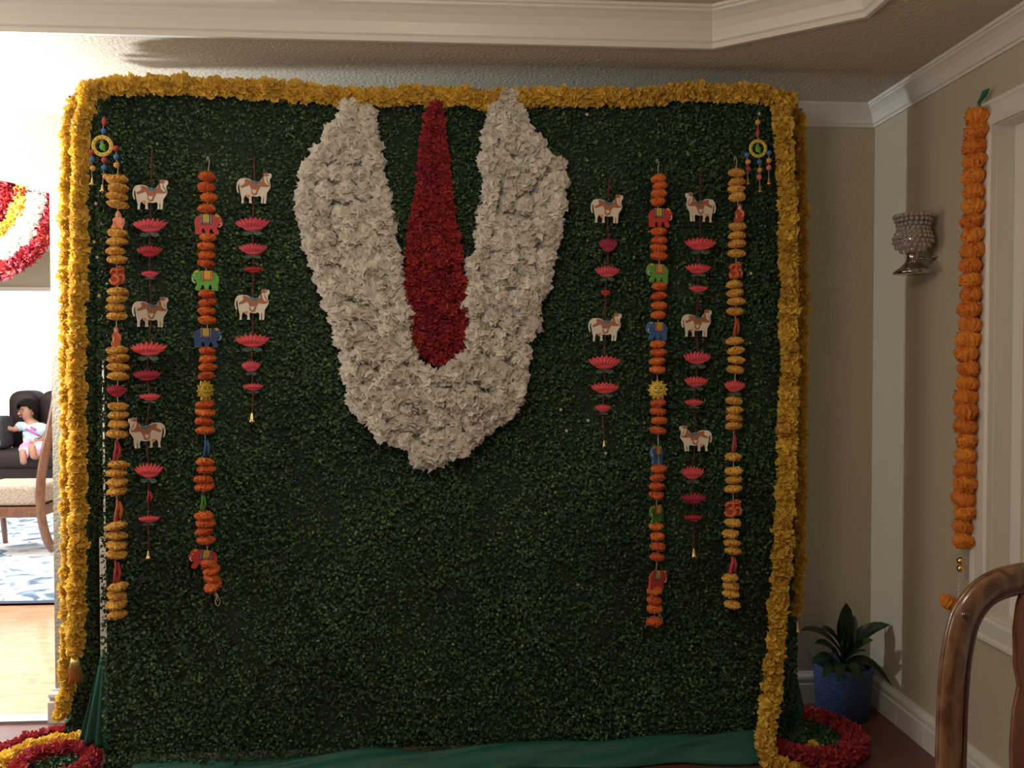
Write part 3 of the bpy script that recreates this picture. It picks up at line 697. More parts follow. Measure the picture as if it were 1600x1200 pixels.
def figure_mesh(m):
    mb = MB()
    me1 = [(-.020, -.032), (.016, -.032), (.020, -.020), (.026, -.008), (.024, .006), (.014, .008), (.012, .020), (.004, .032), (-.006, .026), (-.008, .010), (-.018, .002), (-.014, -.012), (-.022, -.022)]
    return mk(me1, .007, 0, m)
FIG = {k: figure_mesh(M[k]) for k in ('figure', 'figure_pink', 'figure_red')}
mb = MB(); mb.ball((.002, -.004, .016), .0075, 10, 7, (1, .6, 1.1)); FACE = with_mat(mb.mesh('f', True), M['skinpaint'])
mb = MB(); mb.tube([(.006, -.004, .008), (.016, -.005, .002), (.018, -.005, -.010), (.010, -.005, -.014)], .003, 8); mb.tube([(-.010, -.004, -.004), (-.014, -.005, -.016), (-.004, -.005, -.022)], .003, 8); ARM = with_mat(mb.mesh('a', True), M['figure_pink'])
# sun
sp_ = []
for k in range(24):
    a = 2*PI*k/24; r = .041 if k % 2 == 0 else .030; sp_.append((r*math.cos(a+.12*(k % 2)), r*math.sin(a+.12*(k % 2))))
SUN = mk(sp_, .006, 0, M['gold_paint'])
mb = MB(); mb.lathe([(.029, 0), (.028, .004), (.022, .007), (.0, .008)], 24); 
me = mb.mesh(smooth=True); me.transform(Matrix.Rotation(PI/2, 4, 'X')); me.transform(Matrix.Translation((0, -.003, 0))); SUNF = with_mat(me, M['ring_yellow'])
mb = MB()
for s in (-1, 1):
    mb.ball((s*.010, -.0105, .006), .0042, 8, 5, (1.1, .3, .55)); mb.tube([(s*.004, -.0105, .012), (s*.010, -.0105, .014), (s*.017, -.010, .011)], .0011, 5)
    mb.tube([(s*.001, -.0112, -.007), (s*.008, -.0112, -.010), (s*.015, -.010, -.007), (s*.018, -.0095, -.003)], .0013, 5)
mb.tube([(0, -.0112, .006), (.001, -.0115, -.004)], .0008, 5)
SUNK = with_mat(mb.mesh(), M['ink'])
mb = MB(); mb.ball((0, -.0110, -.0145), .004, 8, 5, (1.2, .3, .5)); mb.ball((0, -.0108, .018), .0025, 8, 5, (.7, .4, 1.5)); SUNL = with_mat(mb.mesh(), M['border_red'])

def beadstring(root, pts, r=.0042, m='bead_brown', step=.0085, name='beads'):
    o0 = Vector(root.location); mb = MB()
    q = spline(pts, step)
    for i, p in enumerate(q): mb.ball(Vector(p)-o0, r*(1.45 if i % 9 == 4 else 1), 7, 5)
    mb.tube([Vector(p)-o0 for p in q], .0012, 5)
    return link(name, mb.mesh('beads', True), M[m], root)
SY = BY-.07
def build_strand(name, label, cat, xtop, ytop, items, group, endbell=True):
    """items: (kind, px, py, wpx, hpx, opts)"""
    o0 = at(xtop, ytop, SY); root = thing(name, label, cat, o0, group)
    pts = [(xtop, ytop)]+[(it[1], it[2]) for it in items if it[0] not in ('el',)]
    pts3 = [at(p[0], p[1], SY+.004) for p in pts]
    if cat == 'cow': pass
    if 'lotus' in label: beadstring(root, pts3)
    else:
        mb = MB(); mb.tube([p-o0 for p in pts3], .0016, 5); link('string', mb.mesh(), M['string'], root)
        hk = [at(xtop, ytop, SY), at(xtop+1, ytop-10, SY), at(xtop-1.5, ytop-18, SY+.01), at(xtop-3, ytop-10, SY)]
        mb = MB(); mb.tube([p-o0 for p in spline(hk, .005)], .0013, 5); link('hanging_loop', mb.mesh(), M['string'], root)
    for it in items:
        k, px, py = it[:3]; w_, h_ = it[3], it[4]; op = it[5] if len(it) > 5 else {}
        L = at(px, py, SY)-o0; s = sc(SY); tl_ = op.get('tilt', 0)
        if k == 'pom':
            ms = POMY if op.get('m', 'y') == 'y' else POMO
            link('pompom', random.choice(ms), None, root, L, (random.uniform(-.16, .16), tl_+random.uniform(-.14, .14), random.uniform(0, 6)), (w_*s/.069*random.uniform(.95, 1.06),)*2+(h_*s/.040,))
        elif k == 'cow':
            flip = op.get('left', False); sx = (w_/52.5)*(-1 if flip else 1)
            c = link('cow_ornament', COW, None, root, L, (0, tl_, 0), (1, 1, 1), label='flat painted white cow with brown brocade cover')
            ang = math.acos(min(1, abs(sx)))*.9; 
            c.rotation_euler = (0, tl_, (PI if flip else 0)+ang)
            for nme, pm in COWP: 
                q = link(nme, pm, None, c)
                if flip: q.scale = (1, -1, 1)
            if flip: pass
            c.scale = (1, 1, h_/46.5)
        elif k == 'el':
            flip = op.get('left', False); f = w_/41; ang = math.acos(min(1, f))*op.get('turn', 1)
            c = link('elephant_ornament', elephant_mesh(op['m']), None, root, L, (0, tl_, (PI if flip else 0)+ang), (1, 1, h_/29.5), label=op.get('lab', 'painted elephant'))
            for nme, pm in (('saddle_cloth', el_cloth), ('cloth_border', bd_red if 'blue' in op['m'] or 'green' in op['m'] else bd_dark), ('border_dots', bd_dots), ('ear', el_ear), ('cap', el_cap), ('eye', el_eye), ('tusk', el_tusk)):
                if nme == 'ear': 
                    q = link(nme, mk(norm([(556,322),(574,318),(582,336),(574,354),(560,358),(552,342)], 530, 361), .0015, -TH*.8-.001, M[op['m']]), None, c)
                    if flip: q.scale = (1, -1, 1)
                    continue
                q = link(nme, pm, None, c, (0, -.0015, 0))
                if flip: q.scale = (1, -1, 1); q.location = (0, .0015, 0)
        elif k == 'lotus':
            mn = op.get('m', 'lotus'); W = w_*s; H = h_*s
            c = link('lotus_ornament', LOT[mn], None, root, L-Vector((0, 0, 0)), (0, tl_, op.get('rz', random.uniform(-.15, .15))), (W/1.05, W/1.05 if W > .03 else .05, H/.54), label='pink lotus' if mn == 'lotus' else 'pink lotus in a shaded tone')
            if op.get('sep', True) and w_ > 20 and mn == 'lotus': link('sepals', SEP, None, c)
        elif k == 'fig':
            c = link('figure_ornament', FIG[op.get('m', 'figure')], None, root, L, (0, tl_, op.get('rz', 0)), (w_*s/.048, 1, h_*s/.066), label='small carved figure')
            link('face', FACE, None, c); link('arm', ARM, None, c)
        elif k == 'om':
            c = link('symbol_ornament', OM, None, root, L, (0, 0, op.get('rz', 0)), (w_*s/.075, 1, h_*s/.078), label='orange carved om symbol'); link('backplate', OMB, None, c)
        elif k == 'thin':
            mb = MB(); H = h_*s; W = w_*s/2
            mb.tube([(0, 0, H/2), (W*.3, 0, H*.2), (-W*.25, 0, -H*.1), (-W*.5, 0, -H/2)], [W*.5, W, W*.9, W*1.1], 8, flat=(.5, 1))
            mb.tube([(W*.8, .002, H*.42), (W*1.3, .004, 0), (W*.9, .002, -H*.4)], [W*.4, W*.7, W*.5], 6)
            link('edge_on_ornament', mb.mesh('t', True), M[op.get('m', 'thin_red')], root, L, (0, tl_, 0))
        elif k == 'sun':
            c = link('sun_ornament', SUN, None, root, L, (0, 0, math.acos(min(1, w_/34))), (1, 1, 1), label='yellow sun with a moustached face'); link('sun_face', SUNF, None, c); link('eyes_and_moustache', SUNK, None, c); link('lips', SUNL, None, c)
        elif k == 'bell':
            link('bell', BELL, None, root, L-Vector((0, 0, .017)), (0, 0, 0), h_*s/.036, label='brass bell')
        elif k == 'loop':
            mb = MB(); a = [at(px+dx, py+dy, SY)-o0 for dx, dy in ((-4, -16), (0, -8), (-4, 0), (0, 8), (4, 2), (1, -6), (-3, -12))]
            mb.tube(spline(a, .004), .0013, 5); link('hanging_loop', mb.mesh(), M['string'], root)
    return root
def poms(xs, ys, m, w_=28, h_=15, tilts=None):
    return [('pom', x, y, w_, h_, {'m': m, 'tilt': (tilts[i] if tilts else 0)}) for i, (x, y) in enumerate(zip(xs, ys))]
# L1 yellow
it = poms((183,185,182.5,184), (281,294.5,306.7,319), 'y', 29)+[('fig', 184, 344, 20, 29, {'m': 'figure_pink'})]
it += poms((184,183,181,183), (364.5,377.5,392,405.5), 'y')+[('om', 183, 432, 26, 32, {'rz': .2})]
it += poms((184,182.5,181,182.5), (455.5,468,480.5,493.7), 'y')+[('fig', 181, 525, 14, 32, {'m': 'figure', 'rz': .6})]
it += poms((183,185,185.5,185.5), (547.5,560,573.7,587.5), 'y', 30)+[('lotus', 182.5, 610, 25, 22, {'m': 'lotus_shaded', 'rz': .3})]
it += poms((185,185,185.5,184), (635.5,648.7,663,678), 'y', 29)+[('thin', 181, 704, 8, 30, {'m': 'thin_red'})]
it += poms((185,182,182.5,182.5), (726,739.5,753.7,767.5), 'y', 29)+[('thin', 183, 797.5, 9, 32, {'m': 'figure'})]
it += poms((182,182,182,182), (821.7,837,852,866), 'y', 30)+[('thin', 181, 894, 8, 36, {'m': 'thin_red'})]
it += poms((184,182.5,182,183), (917.5,930.5,943.7,960), 'y', 28, 17)
build_strand('pompom_strand', 'yellow pompom strand with carved figures, farthest left on the leaf wall', 'hanging garland', 184, 268, it, 'yellow pompom strands')
# L2
it = [('cow',236,304,53,46),('lotus',235,352,45,25),('lotus',234,392,34,20,{'m':'lotus_shaded'}),('lotus',234.5,428,23,12),('cow',236,487,38,48),('lotus',233,545,50,25),('lotus',230,586,36,20,{'m':'lotus_shaded'}),('lotus',234.5,620,30,13),('cow',229,676,42,48,{'left':1}),('lotus',233,735,39,26),('thin',232,776,6,18,{'m':'thin_red'}),('lotus',233,811,27,13),('bell',232,866,0,13)]
build_strand('cow_lotus_strand', 'cow and lotus bead strand, three cows, beside the far left yellow pompoms', 'hanging garland', 238, 237, it, 'cow and lotus strands')
# L3 orange
it = poms((323,322,326,323), (276,293,309,326), 'o', 27, 15)+[('el',326,351,40,31,{'m':'el_red','lab':'painted red elephant'})]
it += poms((324.5,322.5,323,322), (371,385,398.7,412), 'o', 26)+[('el',321,438.7,41,31,{'m':'el_green','left':1,'lab':'painted green elephant'})]
it += poms((323,324,323,324), (459,473,486,500), 'o', 26)+[('el',325,528,37,30,{'m':'el_navy','lab':'painted dark blue elephant'})]
it += poms((324,324,324,322.5), (548,561,573.7,587), 'o', 26)+[('sun',321,610,18,30)]
it += poms((321,321,319,320.5), (632,644.5,658,672), 'o', 29)+[('thin',321,700,7,30,{'m':'el_blue'})]
it += poms((320.5,322,318,320), (722,734,749,761), 'o', 28)+[('thin',316,785,6,30,{'m':'el_green'})]
it += poms((319,321,319.5,322), (806,817,830,844), 'o', 28)+[('el',317,874,38,30,{'m':'el_red','left':1,'tilt':-.15,'lab':'painted red elephant'})]
it += poms((327,331,332,333), (881,891,903,916), 'o', 27, 15, (-.3,-.3,-.35,-.3))+[('loop',340,939,0,0)]
build_strand('pompom_strand', 'orange pompom strand with elephants left of the white U', 'hanging garland', 326, 262, it, 'orange pompom strands')
# L4
it = [('cow',398,294,53,48),('lotus',395,350,47,25),('lotus',395.5,389,37,21),('lotus',396,421,28,11,{'m':'lotus_shaded'}),('cow',395,476,53,48),('lotus',395,532,46,24,{'m':'lotus'}),('lotus',392.5,572,25,20),('lotus',395.7,604.5,27,13),('bell',394,652.5,0,16)]
build_strand('cow_lotus_strand', 'cow and lotus bead strand nearest the left arm of the white U', 'hanging garland', 397, 247, it, 'cow and lotus strands')
# R1
it = [('cow',949,326,52,46),('lotus',950,382.5,26,25,{'m':'lotus_shaded'}),('lotus',949,424,34,22),('lotus',946,457,13,11,{'m':'lotus_shaded'}),('cow',946,511,53,45),('lotus',944.5,566,44,25),('lotus',945,606,39,21),('lotus',942,637.5,23,15),('bell',944,691,0,11)]
build_strand('cow_lotus_strand', 'cow and lotus bead strand nearest the right arm of the white U', 'hanging garland', 953, 279, it, 'cow and lotus strands')
# R2
it = poms((1029,1031,1029.5,1028), (279,290,302.5,315.5), 'o', 25)+[('el',1032,340.5,40,30,{'m':'el_red','lab':'painted red elephant'})]
it += poms((1030,1030,1029,1030), (362,376,388,400), 'o', 26)+[('el',1027,427.5,38,30,{'m':'el_green','left':1,'lab':'painted green elephant'})]
it += poms((1030,1029.5,1030,1028), (447.5,462.5,478,492), 'o', 25)+[('el',1026,517.5,37,29,{'m':'el_blue','left':1,'lab':'painted blue elephant'})]
it += poms((1028,1029.5,1027.5,1027), (538,551,564.5,578), 'o', 26)+[('sun',1027.5,609,34,30)]
it += poms((1028.5,1027.5,1029.5,1028), (630,642.5,657,672.5), 'o', 25)+[('el',1026,711,26,29,{'m':'el_blue','left':1,'lab':'painted blue elephant'})]
it += poms((1029.5,1027,1026,1026), (732,746,760,774), 'o', 25)+[('el',1025.5,803,28,28,{'m':'el_green_dark','left':1,'lab':'painted dark green elephant'})]
it += poms((1025.5,1027.5,1028,1027), (823,838,853.7,870.5), 'o', 25)+[('el',1028,906,33,31,{'m':'el_red','tilt':.2,'lab':'painted red elephant'})]
it += poms((1022.5,1022,1022.5,1022.5), (922.5,937.5,951,971), 'o', 25, 17)+[('loop',1031,968,0,0)]
build_strand('pompom_strand', 'orange pompom strand with elephants and a sun face, right of the white U', 'hanging garland', 1028, 266, it, 'orange pompom strands')
# R3
it = [('cow',1094,324.5,51,46,{'left':1}),('lotus',1094,381,45,24),('lotus',1090.5,419.5,37,19),('lotus',1091,451,27,13),('cow',1089,505,51,44),('lotus',1089,559,39,24),('lotus',1087.5,596,34,20),('lotus',1084,629,26,13),('cow',1086,685,53,42,{'left':1}),('lotus',1082,738.5,32,24),('lotus',1083.6,778.5,37,20,{'m':'lotus_shaded'}),('lotus',1083,809,26,12,{'m':'lotus_shaded'}),('bell',1084,863.7,0,15)]
build_strand('cow_lotus_strand', 'cow and lotus bead strand between the orange and the yellow pompoms at right', 'hanging garland', 1094.5, 268, it, 'cow and lotus strands')
# R4
it = poms((1151,1151,1150,1152), (270,284.5,296,308), 'y', 26)+[('fig',1154.5,332.5,17,30,{'m':'figure_red'})]
it += poms((1152,1152,1151,1150), (354.5,368,381,396), 'y', 26)+[('om',1150,424,28,30,{'rz':.2})]
it += poms((1147.5,1149,1150.5,1149), (444.5,458,471,487), 'y', 26)+[('thin',1149,510,8,30,{'m':'figure_red'})]
it += poms((1147.5,1149,1150,1149), (532.5,548,562.5,577.5), 'y', 27)+[('lotus',1147.5,603,29,22,{'m':'lotus'})]
it += poms((1146.5,1147.5,1147,1146.5), (626,641,652.5,665), 'y', 26)+[('thin',1146,692.5,6,30,{'m':'thin_red'})]
it += poms((1145.5,1146.5,1146.5,1145.5), (714,736,749.6,764), 'y', 26)+[('om',1145.6,796,34,31)]
it += poms((1145,1141.5,1143.5,1145.5), (817,834,848,860.6), 'y', 26)+[('thin',1143.5,883,10,29,{'m':'thin_red'})]
it += poms((1141,1142.5,1142,1144), (903,915.4,927.6,945), 'y', 26, 15)
build_strand('pompom_strand', 'yellow pompom strand with om symbols, farthest right on the leaf wall', 'hanging garland', 1150, 262, it, 'yellow pompom strands')

# ------------------------------------------------------------ bead hangers with a bird in a yellow ring
def hanger(label, cx, cy, r, tops, strings):
    o0 = at(cx, cy, SY); root = thing('bead_ring_hanger', label, 'bead hanger', o0, 'bead ring hangers'); s = sc(SY)
    mb = MB(); n = 32
    mb.tube([(r*s*.83*math.cos(2*PI*k/n), 0, r*s*.83*math.sin(2*PI*k/n)) for k in range(n)], r*s*.19, 8, flat=(.5, 1), up=(0, 1, 0), closed=True)
    rg = link('ring', mb.mesh('r', True), M['ring_yellow'], root)
    mb = MB()
    for k in range(12): a = 2*PI*k/12; mb.box((r*s*.83*math.cos(a)-.0015, -r*s*.12, r*s*.83*math.sin(a)-.0015), (r*s*.83*math.cos(a)+.0015, -r*s*.08, r*s*.83*math.sin(a)+.0015))
    link('ring_marks', mb.mesh(), M['ink'], rg)
    mb = MB(); mb.ball((0, 0, -.003), .011, 12, 8, (1, .5, 1.2)); mb.ball((-.002, 0, .012), .006, 10, 6, (1, .6, 1)); mb.tube([(.003, 0, -.010), (.008, 0, -.016), (.010, 0, -.020)], [.005, .004, .002], 8)
    b = link('bird', mb.mesh('b', True), M['el_green'], root, label='green carved bird')
    mb = MB(); mb.tube([(-.007, -.001, .012), (-.012, -.001, .010)], [.002, .0005], 6); mb.ball((0, -.002, .020), .004, 8, 6, (1.4, .5, 1)); link('crest', mb.mesh('c', True), M['bead_red'], b)
    beads = {}
    def bead(c, px, py, rr, sq=(1, 1, 1)):
        mb = MB(); mb.ball((0, 0, 0), rr*s, 10, 8, sq); link('bead', mb.mesh('b', True), M[c], root, at(px, py, SY)-o0)
    for c, x, y, rr, sq in tops: bead(c, x, y, rr, (1, 1, sq))
    mb = MB()
    mb.tube([at(tops[0][1], tops[0][2]-8, SY)-o0, at(cx, cy-r, SY)-o0], .001, 5)
    for st in strings:
        a = math.atan2(st[0][2]-cy, st[0][1]-cx)
        mb.tube([at(cx+r*.8*math.cos(a), cy+r*.8*math.sin(a), SY)-o0, at(st[0][1], st[0][2], SY)-o0, at(st[-1][1], st[-1][2], SY)-o0], .001, 5)
        for q in st:
            if q[0] == 'bell': link('bell', BELL, None, root, at(q[1], q[2], SY)-o0-Vector((0, 0, .013)), scale=.78, label='small brass bell')
            else: bead(q[0], q[1], q[2], 4.3)
    link('thread', mb.mesh(), M['string'], root)
hanger('bead hanger with a green bird in a yellow ring, top left corner of backdrop', 160, 228, 16,
       [('bead_red', 163, 190, 3.6, 1.9), ('bead_blue', 162, 205, 3.8, 1.2)],
       [[('bead_red', 143, 238), ('bead_blue', 144, 249), ('bead_orange', 145, 263), ('bell', 144, 283)],
        [('bead_red', 163, 250), ('bead_blue', 163, 262), ('bead_orange', 165, 276), ('bell', 160, 294)],
        [('bead_red', 181, 232), ('bead_blue', 182, 245), ('bead_orange', 182, 258)]])
hanger('bead hanger with a green bird in a yellow ring, top right corner of backdrop', 1184.5, 232, 14.5,
       [('bead_orange', 1184, 191, 4.5, 1), ('bead_red', 1184, 207, 3.2, 2.4)],
       [[('bead_blue', 1167, 242), ('bead_orange', 1168.5, 253), ('bead_red', 1169, 264), ('bell', 1168, 283)],
        [('bead_blue', 1186.5, 253), ('bead_orange', 1186.5, 266), ('bead_pink', 1186, 277), ('bell', 1187, 295)],
        [('bead_blue', 1201.5, 239), ('bead_orange', 1201, 251), ('bead_pink', 1201, 262), ('bell', 1201, 283)]])

# ------------------------------------------------------------ floor rosettes and the swag
def ring_path(c, r, n=20, a0=0, a1=1): return [Vector((c[0]+r*math.cos(2*PI*(a0+(a1-a0)*k/n)), c[1]+r*math.sin(2*PI*(a0+(a1-a0)*k/n)), c[2])) for k in range(n+1)]
def rosette(label, c, rings, cr):
    root = thing('floor_rosette', label, 'flower rosette', c, None)
    for (r, z, ms, st, scl, a0, a1) in rings:
        pts = spline(ring_path((c[0], c[1], z), r, 20, a0, a1), st)
        for p in pts: link('flower', random.choice(ms), None, root, p-Vector(c), (random.uniform(0, 6), random.uniform(0, 6), random.uniform(0, 6)), scl*random.uniform(.92, 1.08))
    n = 1500; g = np.random.default_rng(9); a = g.uniform(0, 6.28, n); q = np.sqrt(g.random(n))*cr
    me = leaves(n, q*np.cos(a), .03+g.random(n)*.015, q*np.sin(a), .01, .014, .010, 11)
    link('leaf_centre', me, None, root, kind='stuff')
    mb = MB(); rb = max(r_[0] for r_ in rings if r_[5] == 0)+.01; mb.lathe([(rb, .001), (rb, .012), (.02, .02)], 32); link('base_board', mb.mesh(), M['back_green'], root)
rosette('round red and yellow flower rosette on the floor at left end of backdrop', (-1.505, 3.07, 0), [(.125, .05, RED, .030, 1.0, 0, 1), (.215, .045, MARI, .03, .92, .23, .72), (.285, .045, RED, .032, 1.0, .24, .72)], .10)
rosette('round red flower rosette with leafy middle on the floor at right', (1.375, 3.17, 0), [(.165, .035, RED, .032, .9, 0, 1), (.205, .035, RED, .032, 1.05, 0, 1)], .155)
# swag in the opening
SWY = YB+WT+.075
root = thing('flower_swag', 'red, orange and white flower swag hanging under the arched opening', 'garland', at(-25, 292, SWY))
def arc(rx, ry, y0=295): return [at(-25+rx*math.cos(a), y0+ry*math.sin(a), SWY) for a in [PI*k/14 for k in range(15)]]
for rx, ry, ms, sc_, st in ((113, 132, RED, 1.15, .034), (92, 106, WHITE, .8, .026), (84, 96, WHITE, .8, .03), (64, 78, MARI, 1.0, .028), (38, 50, RED, 1.15, .034), (14, 22, RED, 1.15, .034)):
    garland('', '', '', [arc(rx, ry)], ms, st, scale=sc_, root=root)
garland('', '', '', [[at(-140, 300, SWY), at(-25, 300, SWY), at(95, 304, SWY)]], RED, .032, scale=1.0, root=root)

# ------------------------------------------------------------ right wall: marigold garland, sconce
gx = XR-.05
top = atx(1528, 182, gx); root = thing('marigold_garland', 'bright orange marigold garland hanging beside the window on the right wall', 'garland', top)
path = [atx(x, y, gx) for x, y in ((1526, 182), (1523, 230), (1521, 300), (1518, 400), (1515, 500), (1511, 600), (1508, 700), (1506, 780), (1503, 850), (1501, 866))]
pts = spline(path, .052)
mb = MB(); mb.tube([p-top for p in pts], .003, 6); link('string', mb.mesh(), M['string'], root)
for i, p in enumerate(pts):
    link('pompom', random.choice(POMW), None, root, p-top+Vector((random.uniform(-.004, .004), random.uniform(-.005, .005), 0)), (random.uniform(-.2, .2), random.uniform(-.2, .2), random.uniform(0, 6)), random.uniform(.93, 1.08)*(.9 if i < len(pts)-3 else .8))
mb = MB(); a = [atx(x, y, gx+.02)-top for x, y in ((1531, 170), (1530, 160), (1537, 150), (1541, 140))]
for k in range(3):
    d = Vector((0, (k-1)*.010, 0)); mb.tube([p+d*(i/3) for i, p in enumerate(a)], [.002, .006, .008, .007], 6, flat=(1, .25))
link('ribbon', mb.mesh('rib'), M['ribbon'], root, label='green ribbon')
for y in (876, 888):
    mb = MB(); mb.ball((0, 0, 0), .014, 12, 8); link('brass_bead', mb.mesh('b', True), M['brass'], root, atx(1501, y, gx)-top, label='brass bead')
mb = MB()
for k in range(13): mb.ball(atx(1500-k*.3, 897+k*3.6, gx)-top, .0032, 7, 5)
link('pearl_string', mb.mesh('p', True), M['white_paint'], root)
# small pompom that shows beside the chair, hanging on the same string
link('end_pompom', POMW[0], None, root, atx(1482, 941, gx)-top, (0, .6, 0), .75)

# sconce
sx_ = XR-.092; c = atx(1426, 428, sx_); root = thing('wall_sconce', 'crystal beaded candle holder on a silver foot on the right wall', 'candle holder', c)
k_ = c.y/F
prof = [(34, 0), (34, 2.5), (30, 6), (22, 11), (15, 17), (11, 24), (10, 29), (13, 33), (16, 34)]
mb = MB(); mb.lathe([(r*k_*.86, z*k_) for r, z in prof], 28); link('foot', mb.mesh('f', True), M['silver'], root, label='polished silver foot')
mb = MB(); mb.lathe([(14*k_, 33*k_), (22*k_, 39*k_), (27*k_, 48*k_), (26*k_, 60*k_), (21*k_, 72*k_), (23*k_, 90*k_)], 20); bowl = link('bowl', mb.mesh('b', True), M['crystal'], root)
mb = MB()
for z, r in ((37, 18), (43.5, 25), (50.5, 28.5), (57.5, 28.5), (64.5, 25.5), (71.5, 23), (78.5, 23.5), (85.5, 26), (92, 28)):
    n = int(2*PI*r/7.6)
    for q in range(n):
        a = 2*PI*(q+.5*(z % 2))/n; mb.ball((r*k_*.97*math.cos(a), r*k_*.97*math.sin(a), z*k_), 3.7*k_, 8, 6)
link('crystal_beads', mb.mesh('cb'), M['crystal'], bowl, kind='stuff')
mb = MB(); mb.tube([(.02, 0, 26*k_), (.06, 0, 24*k_), (.092, 0, 26*k_)], .006, 8); mb.lathe([(.022, 0), (.022, .004)], 12, (.088, 0, 26*k_)); link('bracket', mb.mesh('br', True), M['silver'], root)

# ------------------------------------------------------------ potted plant
pc = Vector((1.655, 3.425, 0)); kx = pc.y/F
root = thing('potted_plant', 'dark leafy plant in a blue textured pot in the corner', 'plant', pc)
mb = MB(); mb.lathe([(.098, 0), (.108, .004), (.122, .20), (.126, .225), (.121, .23), (.114, .225), (.112, .20)], 36); link('pot', mb.mesh('pot', True), M['pot'], root, label='blue pot')
mb = MB(); mb.lathe([(.112, .195), (.06, .203), (.01, .205)], 24); link('soil', mb.mesh('s', True), M['soil'], root)
mb = MB(); mb.tube([(0, 0, .2), (.003, 0, .3), (-.002, 0, .40)], [.014, .011, .007], 8); link('stem', mb.mesh('st', True), M['plant'], root)
def strap_leaf(base, tip, droop, w_, side=Vector((0, 1, 0))):
    b = Vector(base); t = Vector(tip); n = 8; V = []; 
    d = t-b; s = d.cross(Vector((0, -.6, 1))).normalized()
    if s.length < .1: s = Vector((1, 0, 0))
    nn = s.cross(d).normalized()
    for i in range(n+1):
        u = i/n; p = b.lerp(t, u)+Vector((0, 0, droop*4*u*(1-u))); ww = w_*(.35+1.3*math.sin(PI*min(1, u*.85+.12)))*(1 if u < .9 else .45)*(0.12 if i == n else 1)
        V += [p-s*ww*.5+nn*ww*.14, p, p+s*ww*.5+nn*ww*.14]
    Fc = [(i*3+j, i*3+j+1, i*3+j+4, i*3+j+3) for i in range(n) for j in range(2)]
    return new_mesh('leaf', V, Fc, True)
tips = [((1322, 942), 3.40, .0, .036), ((1312, 958), 3.36, .0, .030), ((1336, 962), 3.44, .0, .030), ((1250, 985), 3.36, .05, .020), ((1283, 982), 3.33, .03, .028), ((1392, 976), 3.38, .035, .030), ((1365, 1000), 3.30, .02, .026),
        ((1272, 1005), 3.38, .04, .022), ((1267, 1040), 3.33, .05, .022), ((1354, 1017), 3.28, .02, .022), ((1403, 1072), 3.36, .07, .024), ((1285, 1060), 3.28, .04, .026), ((1310, 1065), 3.26, .05, .026), ((1345, 1070), 3.27, .05, .026), ((1370, 1058), 3.42, .04, .024), ((1300, 1020), 3.36, .03, .026), ((1330, 990), 3.35, .0, .032), ((1296, 1045), 3.45, .03, .024)]
for i, ((x, y), Y, dr, ww) in enumerate(tips):
    t = at(x, y, Y)-pc
    t.x = min(t.x, XR-pc.x-.012)
    b = Vector((random.uniform(-.012, .012), random.uniform(-.012, .012), max(.20, min(.36, t.z*.62))))
    link('leaf', strap_leaf(b, t, dr, ww*1.25), M['plant'], root)

# ------------------------------------------------------------ dining chair, right foreground
CY = 1.9
def chair_pt(px, py, Y=CY): return at(px, py, Y)
cc = at(1628, 900, CY); hc = thing('dining_chair', 'polished walnut dining chair with curved arched back and splat at right edge', 'chair', (cc.x, CY, 0))
h0 = Vector(hc.location)
left = [(1482, 1360, 1.86), (1486, 1200, CY), (1490, 1080, CY), (1498, 1010, CY), (1512, 960, CY), (1540, 925, CY), (1580, 908, CY), (1628, 903, CY)]
L3 = [at(x, y, Y)-h0 for x, y, Y in left]; cxm = 0
R3 = [Vector((-p.x, p.y, p.z)) for p in L3[::-1][1:]]
def lerp_end(p): return Vector((p.x*1.0, p.y, p.z))
full = L3+R3
arch_pts = spline(full, .02)
def offset(pts, d):
    out = []
    for i, p in enumerate(pts):
        t = (pts[min(i+1, len(pts)-1)]-pts[max(i-1, 0)]).normalized(); n = Vector((-t.z, 0, t.x)); out.append(p+n*d)
    return out
mb = MB(); mb.tube(offset(arch_pts, .007), .031, 16, flat=(.72, 1), up=(0, 1, 0)); bk = link('back_frame', mb.mesh('bf', True), M['chair_wood'], hc)
def offset(pts, d):
    out = []
    for i, p in enumerate(pts):
        t = (pts[min(i+1, len(pts)-1)]-pts[max(i-1, 0)]).normalized(); n = Vector((-t.z, 0, t.x)); out.append(p+n*d)
    return out
mb = MB(); mb.tube(offset(arch_pts, .033), .008, 8); link('edge_bead', mb.mesh('eb', True), M['chair_wood'], bk)
mb = MB(); mb.tube([p+Vector((0, -.016, 0)) for p in offset(arch_pts, .018)], .005, 8, flat=(.6, 1), up=(0, 1, 0)); link('edge_groove', mb.mesh('eg', True), M['chair_dark_shade'], bk)
mb = MB(); mb.tube([p+Vector((0, .012, 0)) for p in offset(arch_pts, -.027)], .013, 10, flat=(1.9, 1), up=(0, 1, 0)); link('inner_edge_shade', mb.mesh('ie', True), M['chair_dark_shade'], bk)  # inner side of the arch, its shade put in as darker wood
for s in (-1, 1):
    e = L3[4]; mb = MB(); mb.ball((s*abs(e.x)+s*.016, -.016, e.z+.004), .012, 10, 8); mb.tube([(s*abs(e.x)+s*.016, -.012, e.z+.004), (s*abs(e.x)+s*.002, -.012, e.z-.02)], .007, 8); link('carved_knob', mb.mesh('k', True), M['chair_dark_shade'], bk)
